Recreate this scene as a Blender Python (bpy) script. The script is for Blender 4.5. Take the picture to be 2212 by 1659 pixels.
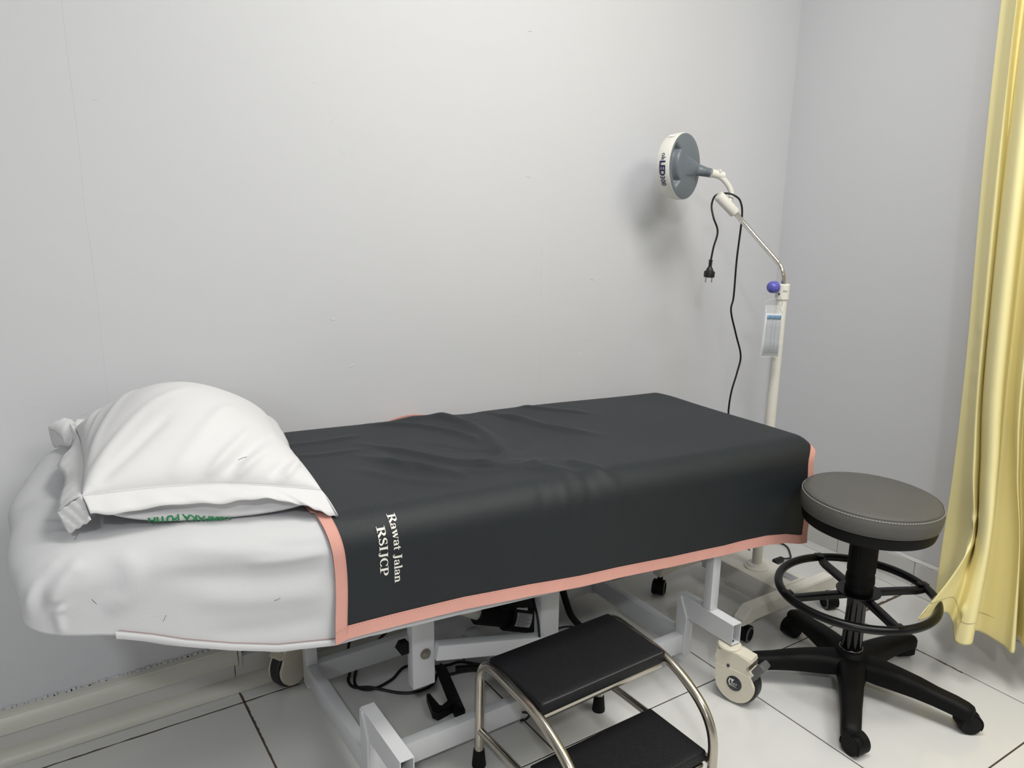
import bpy, bmesh, math, random
import numpy as np
from mathutils import Vector, Matrix
PI = math.pi
rnd = random.Random(7)
for o in list(bpy.data.objects): bpy.data.objects.remove(o)
S = bpy.context.scene
COL = S.collection

# ------------------------------------------------------------ camera
CAM_H = 1.357
yaw, pitch, roll = [math.radians(a) for a in (32.91392687, 14.08598747, 0.67089505)]
fw = Vector((math.sin(yaw)*math.cos(pitch), math.cos(yaw)*math.cos(pitch), -math.sin(pitch)))
rt = Vector((math.cos(yaw), -math.sin(yaw), 0)); up = rt.cross(fw)
r2 = rt*math.cos(roll)+up*math.sin(roll); u2 = -rt*math.sin(roll)+up*math.cos(roll)
cam = bpy.data.cameras.new('camera'); co = bpy.data.objects.new('camera', cam); COL.objects.link(co)
M = Matrix((r2, u2, -fw)).transposed().to_4x4(); M.translation = (0, 0, CAM_H)
co.matrix_world = M
cam.sensor_width = 36; cam.sensor_fit = 'HORIZONTAL'; cam.lens = 1702.42/2212*36; cam.clip_start = 0.02
S.camera = co

# ------------------------------------------------------------ world, lights, exposure
W = bpy.data.worlds.new('world'); S.world = W; W.use_nodes = True
W.node_tree.nodes['Background'].inputs[0].default_value = (0.9, 0.93, 1, 1)
W.node_tree.nodes['Background'].inputs[1].default_value = 0.3
def panel(name, x, y, sx, sy, power, col):
    l = bpy.data.lights.new(name, 'AREA'); l.shape = 'RECTANGLE'; l.size = sx; l.size_y = sy
    l.energy = power; l.color = col
    o = bpy.data.objects.new(name, l); COL.objects.link(o); o.location = (x, y, 2.775)
    return o
panel('ceiling_or_fill_light', 1.22, 0.85, 0.60, 0.60, 22, (1, 0.985, 0.94))
panel('ceiling_or_fill_light', -0.75, -1.20, 0.20, 0.20, 31, (0.96, 0.98, 1))
panel('ceiling_or_fill_light', -2.9, -3.6, 0.3, 0.3, 29, (0.95, 0.975, 1))
panel('ceiling_or_fill_light', 1.75, -0.35, 1.2, 1.2, 32, (1, 0.98, 0.93))  # added soft fill lifting the right wall and floor, no known fixture
S.view_settings.view_transform = 'Standard'; S.view_settings.look = 'None'
S.view_settings.gamma = 1; S.view_settings.use_curve_mapping = False
S.view_settings.exposure = 0.27

# ------------------------------------------------------------ materials
def lin(c):
    return tuple(((v/255)/12.92 if v/255 <= .04045 else ((v/255+.055)/1.055)**2.4) for v in c)
def mat(name, rgb, rough=.5, metal=0, bump=0, bscale=200, spec=.5, coat=0, var=0, vscale=3, trans=0, detail=3, rvar=0, wear=None, stretch=None, bdist=.001, tcol=None):
    m = bpy.data.materials.new(name); m.use_nodes = True; nt = m.node_tree; N = nt.nodes; L = nt.links
    b = N['Principled BSDF']; c = lin(rgb)
    b.inputs['Base Color'].default_value = (*c, 1); b.inputs['Roughness'].default_value = rough
    b.inputs['Metallic'].default_value = metal; b.inputs['Specular IOR Level'].default_value = spec
    b.inputs['Coat Weight'].default_value = coat; b.inputs['Coat Roughness'].default_value = .08
    tc = N.new('ShaderNodeTexCoord'); vec = tc.outputs['Object']
    if stretch:
        mp = N.new('ShaderNodeMapping'); mp.inputs['Scale'].default_value = stretch; L.new(vec, mp.inputs[0]); vec = mp.outputs[0]
    src = None
    if var:
        n = N.new('ShaderNodeTexNoise'); n.inputs['Scale'].default_value = vscale; n.inputs['Detail'].default_value = detail; L.new(tc.outputs['Object'], n.inputs[0])
        r = N.new('ShaderNodeValToRGB'); r.color_ramp.elements[0].position = .3; r.color_ramp.elements[1].position = .7
        r.color_ramp.elements[0].color = (*[v*(1-var) for v in c], 1); r.color_ramp.elements[1].color = (*[min(1, v*(1+var)) for v in c], 1)
        L.new(n.outputs[0], r.inputs[0]); src = r.outputs[0]
        L.new(src, b.inputs['Base Color'])
    if wear:   # (colour, scale, threshold)
        n = N.new('ShaderNodeTexNoise'); n.inputs['Scale'].default_value = wear[1]; n.inputs['Detail'].default_value = 6; L.new(vec, n.inputs[0])
        r = N.new('ShaderNodeValToRGB'); r.color_ramp.elements[0].position = wear[2]; r.color_ramp.elements[1].position = wear[2]+.02
        r.color_ramp.elements[0].color = (0, 0, 0, 1); r.color_ramp.elements[1].color = (1, 1, 1, 1)
        L.new(n.outputs[0], r.inputs[0])
        mx = N.new('ShaderNodeMix'); mx.data_type = 'RGBA'; mx.inputs[6].default_value = (*c, 1); mx.inputs[7].default_value = (*lin(wear[0]), 1)
        if src: L.new(src, mx.inputs[6])
        L.new(r.outputs[0], mx.inputs[0]); L.new(mx.outputs[2], b.inputs['Base Color'])
    if rvar:
        n = N.new('ShaderNodeTexNoise'); n.inputs['Scale'].default_value = 4; L.new(tc.outputs['Object'], n.inputs[0])
        mr = N.new('ShaderNodeMapRange'); mr.inputs[3].default_value = rough-rvar; mr.inputs[4].default_value = rough+rvar
        L.new(n.outputs[0], mr.inputs[0]); L.new(mr.outputs[0], b.inputs['Roughness'])
    if bump:
        n = N.new('ShaderNodeTexNoise'); n.inputs['Scale'].default_value = bscale; n.inputs['Detail'].default_value = detail; L.new(vec, n.inputs[0])
        bp = N.new('ShaderNodeBump'); bp.inputs['Strength'].default_value = bump; bp.inputs['Distance'].default_value = bdist
        L.new(n.outputs[0], bp.inputs['Height']); L.new(bp.outputs[0], b.inputs['Normal'])
    if trans:
        t = N.new('ShaderNodeBsdfTranslucent'); t.inputs[0].default_value = (*lin(tcol or rgb), 1)
        mx = N.new('ShaderNodeMixShader'); mx.inputs[0].default_value = trans
        L.new(b.outputs[0], mx.inputs[1]); L.new(t.outputs[0], mx.inputs[2]); L.new(mx.outputs[0], N['Material Output'].inputs[0])
    return m
def leather(name, rgb, rough, scale, strength):
    m = mat(name, rgb, rough, var=.06, vscale=6, spec=.38); nt = m.node_tree; N = nt.nodes; L = nt.links
    tc = N.new('ShaderNodeTexCoord')
    v = N.new('ShaderNodeTexVoronoi'); v.feature = 'DISTANCE_TO_EDGE'; v.inputs['Scale'].default_value = scale; L.new(tc.outputs['Object'], v.inputs[0])
    r = N.new('ShaderNodeMapRange'); r.inputs[2].default_value = .18; L.new(v.outputs[0], r.inputs[0])
    n = N.new('ShaderNodeTexNoise'); n.inputs['Scale'].default_value = 7; n.inputs['Detail'].default_value = 4; L.new(tc.outputs['Object'], n.inputs[0])
    ad = N.new('ShaderNodeMath'); ad.operation = 'MULTIPLY_ADD'; ad.inputs[1].default_value = 3
    L.new(n.outputs[0], ad.inputs[0]); L.new(r.outputs[0], ad.inputs[2])
    bp = N.new('ShaderNodeBump'); bp.inputs['Strength'].default_value = strength; bp.inputs['Distance'].default_value = .0006
    L.new(ad.outputs[0], bp.inputs['Height']); L.new(bp.outputs[0], N['Principled BSDF'].inputs['Normal'])
    return m
MT = {}
MT['wall'] = mat('painted_wall', (211, 212, 216), .55, bump=.25, bscale=9, var=.012, vscale=1.4, detail=8, bdist=.004)
MT['wall_far'] = mat('low_bounce_wall', (168, 164, 158), .6, bump=.2, bscale=9, var=.012, vscale=1.4, bdist=.004)  # unseen walls, grey tone chosen to cut the light they bounce back
MT['ceiling'] = mat('ceiling_paint', (232, 232, 230), .8, var=.01)
MT['tile'] = mat('glazed_floor_tile', (216, 216, 214), .13, var=.02, vscale=2, rvar=.05, coat=.2)
MT['grout'] = mat('dark_grout', (66, 52, 44), .9, bump=.4, bscale=90, var=.3, vscale=20)
MT['skirt'] = mat('skirting_tile', (206, 205, 203), .3, var=.03, vscale=6, wear=((120, 112, 104), 38, .74))
MT['pvc'] = mat('aged_ivory_plastic', (214, 212, 202), .4, var=.04, vscale=5, wear=((120, 108, 92), 30, .73), stretch=(.25, 1, 1))
MT['frame'] = mat('white_powder_coat', (216, 218, 221), .33, bump=.15, bscale=160, wear=((30, 28, 30), 16, .775))
MT['sheet'] = mat('white_cotton_sheet', (204, 205, 208), .85, bump=.35, bscale=700, var=.012, vscale=8, stretch=(.25, 1, 1), bdist=.0005)
MT['pillow'] = mat('white_pillow_cotton', (218, 218, 220), .8, bump=.3, bscale=60, var=.01, vscale=8, bdist=.0008, detail=6)
MT['vinyl'] = leather('charcoal_vinyl', (29, 34, 39), .48, 420, .35)
MT['pink'] = mat('salmon_binding', (214, 158, 146), .75, bump=.25, bscale=300, var=.05, vscale=12, bdist=.0005)
MT['thread'] = mat('seam_thread', (150, 105, 95), .8)
MT['print'] = mat('white_print', (236, 234, 226), .6)
MT['mattress'] = mat('mattress_vinyl', (120, 124, 128), .5)
MT['black'] = mat('black_plastic', (8, 8, 9), .58, spec=.2, bump=.12, bscale=500, var=.1, vscale=8)
MT['satin'] = mat('black_satin_steel', (7, 8, 10), .32, spec=.3, var=.1, vscale=9)
MT['gloss'] = mat('gloss_black_steel', (10, 10, 12), .1)
MT['seatv'] = leather('grey_seat_vinyl', (88, 87, 84), .5, 600, .3)
MT['stitch'] = mat('pale_stitching', (176, 174, 166), .8)
MT['step'] = leather('black_step_vinyl', (15, 15, 20), .5, 260, .5)
MT['chrome'] = mat('stainless_tube', (196, 190, 178), .2, metal=1, bump=.05, bscale=60, rvar=.06)
MT['chrome2'] = mat('bright_chrome', (225, 222, 215), .08, metal=1)
MT['steel'] = mat('zinc_bolt', (170, 168, 160), .35, metal=1)
MT['rubber'] = mat('black_rubber', (9, 9, 10), .7, spec=.3)
MT['tyre'] = mat('dark_tyre', (28, 29, 36), .45)
MT['ivory'] = mat('ivory_plastic', (226, 224, 216), .35, var=.02, vscale=8)
MT['caster'] = mat('cream_caster_plastic', (224, 218, 200), .4, var=.03, vscale=20, wear=((120, 104, 90), 60, .71), stretch=(1, 1, .4))
MT['ivoryb'] = mat('ivory_base_plastic', (228, 225, 216), .4, var=.02, vscale=8)
MT['lampgrey'] = mat('lamp_grey_plastic', (106, 114, 121), .38)
MT['navy'] = mat('navy_print', (24, 22, 80), .5)
MT['knob'] = mat('violet_knob', (92, 92, 178), .3)
MT['greyp'] = mat('grey_plastic', (92, 93, 95), .4)
MT['badge'] = mat('dark_badge', (44, 48, 58), .3)
MT['cable'] = mat('black_cable', (12, 12, 13), .45)
MT['green'] = mat('green_print', (36, 128, 78), .7)
MT['curtain'] = mat('yellow_curtain_cloth', (252, 242, 182), .6, bump=.35, bscale=14, trans=.14, tcol=(246, 214, 100), detail=5, bdist=.004, stretch=(1.6, 1.6, .5))
MT['paper'] = mat('white_paper', (226, 230, 236), .5)
MT['blue'] = mat('blue_header', (120, 158, 190), .5)
MT['ink'] = mat('grey_ink', (120, 126, 140), .6)
MT['darkink'] = mat('dark_ink', (50, 50, 60), .6)
MT['red'] = mat('dull_red_print', (150, 90, 96), .6)
MT['silver'] = mat('silver_label', (176, 176, 178), .35)
MT['lens'] = mat('lamp_lens', (200, 205, 210), .15)
MT['handset'] = mat('matte_black', (5, 5, 6), .55, spec=.25)
MT['clear'] = mat('clear_plastic', (235, 238, 240), .08)
MT['clear'].node_tree.nodes['Principled BSDF'].inputs['Alpha'].default_value = .22
MT['string'] = mat('tan_string', (150, 145, 130), .8)
MT['dirt'] = mat('brown_dirt', (92, 78, 66), .9)
# wall print marks: pale scuffs are real small blobs of filler

# vinyl: pale dusty smudges near the foot end
def add_smudges():
    nt = MT['vinyl'].node_tree; N = nt.nodes; L = nt.links; b = N['Principled BSDF']
    old = b.inputs['Base Color'].links[0].from_socket
    tc = N.new('ShaderNodeTexCoord'); n = N.new('ShaderNodeTexNoise'); n.inputs['Scale'].default_value = 9; n.inputs['Detail'].default_value = 7; n.inputs['Roughness'].default_value = .7
    L.new(tc.outputs['Object'], n.inputs[0])
    ms = []
    for cx, cy, rr in ((.98, .28, .22), (1.22, .05, .05), (1.1, .12, .12)):
        vm = N.new('ShaderNodeVectorMath'); vm.operation = 'DISTANCE'; L.new(tc.outputs['Object'], vm.inputs[0]); vm.inputs[1].default_value = (cx, cy, .22)
        mr = N.new('ShaderNodeMapRange'); mr.inputs[1].default_value = rr; mr.inputs[2].default_value = rr*.2; L.new(vm.outputs['Value'], mr.inputs[0]); ms.append(mr.outputs[0])
    mx = N.new('ShaderNodeMath'); mx.operation = 'MAXIMUM'; L.new(ms[0], mx.inputs[0]); L.new(ms[1], mx.inputs[1])
    m2 = N.new('ShaderNodeMath'); m2.operation = 'MAXIMUM'; L.new(mx.outputs[0], m2.inputs[0]); L.new(ms[2], m2.inputs[1])
    rp = N.new('ShaderNodeMapRange'); rp.inputs[1].default_value = .55; rp.inputs[2].default_value = .75; L.new(n.outputs[0], rp.inputs[0])
    mu = N.new('ShaderNodeMath'); mu.operation = 'MULTIPLY'; L.new(m2.outputs[0], mu.inputs[0]); L.new(rp.outputs[0], mu.inputs[1])
    m3 = N.new('ShaderNodeMath'); m3.operation = 'MULTIPLY'; L.new(mu.outputs[0], m3.inputs[0]); m3.inputs[1].default_value = .45
    mix = N.new('ShaderNodeMix'); mix.data_type = 'RGBA'; L.new(m3.outputs[0], mix.inputs[0]); L.new(old, mix.inputs[6]); mix.inputs[7].default_value = (*lin((150, 150, 146)), 1)
    L.new(mix.outputs[2], b.inputs['Base Color'])
add_smudges()

# ------------------------------------------------------------ helpers
def new(): return bmesh.new()
def obj(name, bm, m, parent=None, smooth=True, ang=35, mats=None):
    me = bpy.data.meshes.new(name)
    bmesh.ops.recalc_face_normals(bm, faces=bm.faces)
    root = parent
    while root is not None and root.parent is not None: root = root.parent
    if root is not None: bmesh.ops.translate(bm, verts=bm.verts, vec=-Vector(root.location))
    bm.to_mesh(me); bm.free()
    for mm in (mats or [m]): me.materials.append(mm)
    if smooth:
        me.polygons.foreach_set('use_smooth', [True]*len(me.polygons))
        me.set_sharp_from_angle(angle=math.radians(ang))
    o = bpy.data.objects.new(name, me); COL.objects.link(o)
    if parent is not None: o.parent = parent
    return o
def thing(name, loc, label, cat, group=None):
    o = bpy.data.objects.new(name, None); COL.objects.link(o); o.location = loc; o.empty_display_size = .1
    o['label'] = label; o['category'] = cat
    if group: o['group'] = group
    return o
def tag(o, label, cat):
    o['label'] = label; o['category'] = cat; return o
def at_base(o, loc):
    """moves a mesh-only thing's origin to loc, keeping the geometry in place"""
    o.data.transform(Matrix.Translation(-Vector(loc))); o.location = loc; return o
def box(bm, lo, hi, bev=0, mt=None, seg=2):
    c = [(a+b)/2 for a, b in zip(lo, hi)]; s = [abs(b-a) for a, b in zip(lo, hi)]
    r = bmesh.ops.create_cube(bm, size=1); vs = r['verts']
    for v in vs: v.co = Vector((v.co.x*s[0]+c[0], v.co.y*s[1]+c[1], v.co.z*s[2]+c[2]))
    if bev:
        es = list({e for v in vs for e in v.link_edges})
        g = bmesh.ops.bevel(bm, geom=es, offset=bev, segments=seg, affect='EDGES', profile=.5)
        vs = g['verts']
    if mt is not None: bmesh.ops.transform(bm, matrix=mt, verts=list(set(vs)))
    return vs
def frame_of(d, upv=(0, 0, 1)):
    z = Vector(d).normalized(); u = Vector(upv)
    if abs(z.dot(u)) > .98: u = Vector((1, 0, 0))
    x = u.cross(z).normalized(); y = z.cross(x)
    return Matrix((x, y, z)).transposed()
def rings(bm, rs, closed=True, cap=True, loop=False):
    """rs: list of rings, each a list of points"""
    V = [[bm.verts.new(p) for p in r] for r in rs]; n = len(V[0])
    rr = len(V)
    for i in range(rr if loop else rr-1):
        A, B = V[i], V[(i+1) % rr]
        for j in range(n if closed else n-1):
            k = (j+1) % n
            try: bm.faces.new((A[j], A[k], B[k], B[j]))
            except ValueError: pass
    if cap and closed and not loop:
        bm.faces.new(V[0][::-1]); bm.faces.new(V[-1])
    return V
def cyl(bm, a, b, ra, rb=None, seg=24, cap=True):
    rb = ra if rb is None else rb; a = Vector(a); b = Vector(b); F = frame_of(b-a)
    rings(bm, [[p+F@Vector((r*math.cos(2*PI*i/seg), r*math.sin(2*PI*i/seg), 0)) for i in range(seg)] for p, r in ((a, ra), (b, rb))], cap=cap)
def lathe(bm, prof, base=(0, 0, 0), axis=(0, 0, 1), seg=48, cap=True):
    """prof: (radius, height) along axis"""
    F = frame_of(axis); base = Vector(base)
    rings(bm, [[base+F@Vector((r*math.cos(2*PI*i/seg), r*math.sin(2*PI*i/seg), h)) for i in range(seg)] for r, h in prof], cap=cap)
def smooth_path(pts, n=8):
    P = [Vector(p) for p in pts]; out = []
    if len(P) < 3: return P
    for i in range(len(P)-1):
        p0 = P[max(i-1, 0)]; p1 = P[i]; p2 = P[i+1]; p3 = P[min(i+2, len(P)-1)]
        for k in range(n):
            t = k/n
            out.append(.5*((2*p1)+(-p0+p2)*t+(2*p0-5*p1+4*p2-p3)*t*t+(-p0+3*p1-3*p2+p3)*t**3))
    out.append(P[-1]); return out
def fillet_path(pts, rad, n=7):
    P = [Vector(p) for p in pts]; out = [P[0]]
    for i in range(1, len(P)-1):
        a = (P[i-1]-P[i]); b = (P[i+1]-P[i]); d = min(rad, a.length*.48, b.length*.48)
        A = P[i]+a.normalized()*d; B = P[i]+b.normalized()*d
        for k in range(n+1):
            t = k/n; out.append(A*(1-t)**2+P[i]*2*t*(1-t)+B*t*t)
    out.append(P[-1]); return out
def tube(bm, path, r, seg=12, cap=True, rfun=None, closed=False):
    P = [Vector(p) for p in path]; n = len(P); rs = []
    prev = None
    for i, p in enumerate(P):
        if closed: t = P[(i+1) % n]-P[i-1]
        else: t = P[min(i+1, n-1)]-P[max(i-1, 0)]
        t.normalize()
        if prev is None: F = frame_of(t); x = F.col[0].copy()
        else:
            x = prev-t*prev.dot(t); x.normalize()
        y = t.cross(x); prev = x
        rr = rfun(i/(n-1)) if rfun else r
        rs.append([p+x*rr*math.cos(2*PI*j/seg)+y*rr*math.sin(2*PI*j/seg) for j in range(seg)])
    rings(bm, rs, cap=cap, loop=closed)
def prism(bm, poly, h0, h1, F=Matrix.Identity(3), o=(0, 0, 0), bev=0):
    """2-D outline extruded between h0 and h1 along F's third axis"""
    o = Vector(o)
    A = [o+F@Vector((x, y, h0)) for x, y in poly]; B = [o+F@Vector((x, y, h1)) for x, y in poly]
    va = [bm.verts.new(p) for p in A]; vb = [bm.verts.new(p) for p in B]; n = len(va)
    f = [bm.faces.new(va[::-1]), bm.faces.new(vb)]
    for i in range(n): bm.faces.new((va[i], va[(i+1) % n], vb[(i+1) % n], vb[i]))
    if bev:
        es = [e for ff in f for e in ff.edges]
        bmesh.ops.bevel(bm, geom=es, offset=bev, segments=2, affect='EDGES')
def grid(bm, fn, nu, nv, cu=False):
    V = [[bm.verts.new(fn(i/(nu-1) if not cu else i/nu, j/(nv-1))) for j in range(nv)] for i in range(nu)]
    for i in range(nu if cu else nu-1):
        for j in range(nv-1):
            a = V[i]; b = V[(i+1) % nu]
            bm.faces.new((a[j], b[j], b[j+1], a[j+1]))
    return V
def interp(x, xs, ys):
    return float(np.interp(x, xs, ys))
def text_tris(s, size=1, align='LEFT', shear=0, offset=0):
    """2-D triangles of lettering in Blender's built-in font"""
    c = bpy.data.curves.new('t', 'FONT'); c.body = s; c.size = size; c.align_x = align; c.shear = shear; c.offset = offset; c.resolution_u = 3
    o = bpy.data.objects.new('t', c); COL.objects.link(o)
    dg = bpy.context.evaluated_depsgraph_get(); dg.update()
    me = o.evaluated_get(dg).to_mesh(); me.calc_loop_triangles()
    vs = [(v.co.x, v.co.y) for v in me.vertices]; tr = [tuple(t.vertices) for t in me.loop_triangles]
    o.evaluated_get(dg).to_mesh_clear(); bpy.data.objects.remove(o); bpy.data.curves.remove(c)
    return vs, tr
def put_text(bm, s, size, fn, **k):
    vs, tr = text_tris(s, size, **k)
    V = [bm.verts.new(fn(x, y)) for x, y in vs]
    for t in tr:
        try: bm.faces.new([V[i] for i in t])
        except ValueError: pass

# ------------------------------------------------------------ the room
RX, BY = 2.552, 2.044
LX, FY, CH = -4.0, -4.6, 2.80
def struct(name, bm, m, parent=None, **k):
    o = obj(name, bm, m, parent, **k)
    if parent is None: o['kind'] = 'structure'
    return o
def slab(name, lo, hi, m):
    b = new(); box(b, lo, hi); return struct(name, b, m, smooth=False)
slab('wall_back', (LX-.1, BY, -.05), (RX+.1, BY+.1, CH+.1), MT['wall'])
slab('wall_right', (RX, FY-.1, -.05), (RX+.1, BY, CH+.1), MT['wall'])
slab('wall_left', (LX-.1, FY-.1, -.05), (LX, BY, CH+.1), MT['wall_far'])
slab('wall_front', (LX, FY-.1, -.05), (RX, FY, CH+.1), MT['wall_far'])
slab('ceiling', (LX, FY, CH), (RX, BY, CH+.1), MT['ceiling'])
fl = slab('floor', (LX, FY, -.05), (RX, BY, -.0025), MT['grout'])
tx = [LX]+[.408+.6006*k for k in range(-8, 4) if LX < .408+.6006*k < RX-.05]+[RX]
ty = [FY]+[.736+.604*k for k in range(-9, 3) if FY < .736+.604*k < BY-.05]+[BY]
cache = {}
for i in range(len(tx)-1):
    for j in range(len(ty)-1):
        w, d = tx[i+1]-tx[i], ty[j+1]-ty[j]; key = (round(w, 3), round(d, 3))
        g = .0021
        if key not in cache:
            b = new(); box(b, (g, g, -.012), (w-g, d-g, 0), bev=.0012, seg=1)
            cache[key] = obj('tile', b, MT['tile'], smooth=False).data
            t = COL.objects[-1]
        else:
            t = bpy.data.objects.new('tile', cache[key]); COL.objects.link(t)
        t.parent = fl; t.location = (tx[i], ty[j], rnd.uniform(-.0004, 0))
# dirt worked into the joints where the photograph shows it widened
def grout_smear(name, pts, w):
    b = new(); prev = None
    P = smooth_path([(p[0], p[1], .0003) for p in pts], 10)
    for i, p in enumerate(P):
        t = (P[min(i+1, len(P)-1)]-P[max(i-1, 0)]).normalized(); n = Vector((-t.y, t.x, 0))
        a = p+n*w*rnd.uniform(.2, 1); c = p-n*w*rnd.uniform(.2, 1)
        a = b.verts.new(a); c = b.verts.new(c)
        if prev: b.faces.new((prev[0], a, c, prev[1]))
        prev = (a, c)
    obj(name, b, MT['dirt'], fl, smooth=False)
grout_smear('grout_stain', [(2.53, 1.342), (2.42, 1.341), (2.3, 1.343), (2.21, 1.342)], .0065)
grout_smear('grout_stain', [(-.1, 1.94), (.1, 1.941), (.408, 1.94), (.56, 1.94)], .0035)
grout_smear('grout_stain', [(.409, 1.98), (.409, 1.9), (.409, 1.82), (.408, 1.7), (.408, 1.5)], .0032)
grout_smear('grout_stain', [(2.545, 1.79), (2.547, 1.6), (2.546, 1.4), (2.547, 1.2)], .004)
grout_smear('grout_stain', [(2.206, 1.13), (2.207, 1.07), (2.206, .98)], .004)

# skirting on the right wall: tiles with dusty top bead
sk = struct('baseboard_right', (lambda b: (box(b, (RX-.006, FY, 0), (RX, BY, .105)), b)[1])(new()), MT['grout'], smooth=False)
ys = [BY-.006]+[1.338-.3*k+.3 for k in range(0, 15) if 1.638-.3*k > FY]
ys = sorted([y for y in ([1.338+.3*k for k in range(-20, 3)]) if FY < y < BY-.02]+[FY, BY-.003])
for a, b_ in zip(ys[:-1], ys[1:]):
    b = new(); box(b, (RX-.014, a+.001, .004), (RX-.004, b_-.001, .108), bev=.0015, seg=1); obj('tile', b, MT['skirt'], sk, smooth=False)
b = new()
rings(b, [[(RX-.001, y, .108), (RX-.012, y, .108), (RX-.0135+rnd.uniform(-.002, .002), y, .1105), (RX-.009+rnd.uniform(-.002, .002), y, .115+rnd.uniform(-.0015, .0015)), (RX-.001, y, .118)] for y in np.linspace(FY+.01, BY-.01, 240)])
obj('caulk_bead', b, MT['skirt'], sk)
b = new(); rings(b, [[(RX-.0125, y, .001), (RX-.03, y, .001), (RX-.022, y, .008), (RX-.0145, y, .02)] for y in np.linspace(FY+.01, BY-.02, 60)])
obj('cove_strip', b, MT['skirt'], sk)
# skirting on the back wall
sb = struct('baseboard_back', (lambda b: (box(b, (LX, BY-.006, 0), (RX-.014, BY, .085)), b)[1])(new()), MT['grout'], smooth=False)
xs = [LX]+[.408+.6*k for k in range(-8, 4) if LX < .408+.6*k < RX]+[RX-.015]
for a, b_ in zip(xs[:-1], xs[1:]):
    b = new(); box(b, (a+.001, BY-.024, .003), (b_-.001, BY-.004, .088), bev=.002, seg=1); obj('tile', b, MT['skirt'], sb, smooth=False)
# half-round moulding along the foot of the back wall
b = new()
pr = [(-.001, .001), (-.058, .001), (-.0585, .006), (-.055, .016), (-.047, .024), (-.036, .029), (-.0245, .031), (-.001, .031)]
rings(b, [[(x, BY+p[0]+.0008, p[1]+.0008*math.sin(x*9)) for p in pr] for x in np.linspace(LX+.005, RX-.035, 90)])
struct('trim_1', b, MT['pvc'], ang=50)
# plastic cable trunking above the skirting, ending in a broken end
b = new()
pr = [(-.001, .070), (-.030, .070), (-.034, .073), (-.0345, .09), (-.030, .104), (-.026, .1085), (-.024, .112), (-.0225, .1125), (-.022, .118), (-.012, .121), (-.001, .121)]
rings(b, [[(x, BY+p[0], p[1]+.0006*math.sin(x*7)) for p in pr] for x in np.linspace(LX+.005, .415, 70)])
tr = struct('trim_2', b, MT['pvc'], ang=25)
b = new()
for i in range(70):
    x = -.5+i*.013+rnd.uniform(-.004, .004)
    box(b, (x, BY-.006, .121), (x+rnd.uniform(.006, .016), BY+.0, .123+rnd.uniform(0, .006)))
tr2 = obj('torn_paint_ridge', b, MT['wall'], tr); tr2['kind'] = 'stuff'
b = new(); prism(b, [(0, 0), (.007, -.002), (.009, .04), (.004, .066), (0, .07)], 0, .006, Matrix(((1, 0, 0), (0, 0, -1), (0, 1, 0))), (.418, BY-.024, .062)); obj('broken_end', b, MT['pvc'], tr, smooth=False)
# flaws on the wall: the board joint and small filler blobs
wb = bpy.data.objects['wall_back']
b = new(); P = smooth_path([(.176, BY, 2.75), (.175, BY, 2.2), (.178, BY, 1.9), (.176, BY, 1.609), (.1775, BY, 1.484), (.175, BY, 1.298), (.178, BY, 1.142), (.177, BY, .991), (.1765, BY, .868), (.177, BY, .13)], 20)
P = [p+Vector((rnd.uniform(-.001, .001), 0, 0)) for p in P]
rings(b, [[p+Vector((-.0006, .0005, 0)), p+Vector((0, -.00035, 0)), p+Vector((.0006, .0005, 0))] for p in P]); obj('board_joint', b, MT['wall'], wb)
b = new(); P = smooth_path([(1.43, BY, 1.3), (1.428, BY, 1.1), (1.431, BY, .9), (1.43, BY, .74)], 12)
rings(b, [[p+Vector((-.0006, .0005, 0)), p+Vector((rnd.uniform(-.0006, .0006), -.0003, 0)), p+Vector((.0006, .0005, 0))] for p in P]); obj('board_joint', b, MT['wall'], wb)
b = new()
spots = [(1.268, 1.748), (.219, 1.532), (.803, 1.216), (.789, .866), (1.962, .953), (.025, .855), (.984, 1.326), (1.278, 1.504), (.74, 1.0), (.62, 1.06), (1.1, .93), (.30, .86), (.9, .78), (1.33, .97), (1.62, .86)]
for k in range(26): spots.append((rnd.uniform(-.2, 2.3), rnd.uniform(.8, 2.2)))
for x, z in spots:
    r = rnd.uniform(.0012, .0035); a = rnd.uniform(-.6, .6)
    P = [Vector((x+math.cos(a)*t*r*3, BY+.0003, z+math.sin(a)*t*r*3)) for t in (-1, -.4, .3, 1)]
    tube(b, P, r*.5, seg=6, rfun=lambda t, r=r: r*.5*math.sin(PI*(.12+.76*t)))
P = [(.752, BY+.0008, 1.50), (.775, BY+.0008, 1.53), (.79, BY+.0008, 1.537)]
tube(b, P, .0012, seg=6); tube(b, [(.78, BY+.0008, 1.45), (.795, BY+.0008, 1.425)], .0012, seg=6)
o = obj('filler_blob', b, MT['wall'], wb); o['kind'] = 'stuff'

# ------------------------------------------------------------ examination bed
bed = thing('examination_bed', (1.05, 1.655, 0), 'white steel-framed examination bed on casters standing along the back wall', 'bed')
FR = MT['frame']
def bar(name, lo, hi, par=bed, bev=.003, m=FR, **k):
    b = new(); box(b, lo, hi, bev); return obj(name, b, m, par, **k)
def open_tube(name, lo, hi, end, par=bed, w=.002):
    """rectangular tube along Y, open at the given end (-1 or 1)"""
    x0, y0, z0 = lo; x1, y1, z1 = hi; b = new()
    O = [(x0, z0), (x1, z0), (x1, z1), (x0, z1)]; I = [(x0+w, z0+w), (x1-w, z0+w), (x1-w, z1-w), (x0+w, z1-w)]
    yo, yi = (y0, y1) if end < 0 else (y1, y0)
    dpt = yo+(yi-yo)*.8
    seq = [[(x, yi, z) for x, z in O], [(x, yo, z) for x, z in O], [(x, yo, z) for x, z in I], [(x, dpt, z) for x, z in I]]
    rings(b, seq)
    return obj(name, b, FR, par, smooth=False)
bar('base_rail', (.583, 1.432, .05), (1.527, 1.460, .108))
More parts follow.
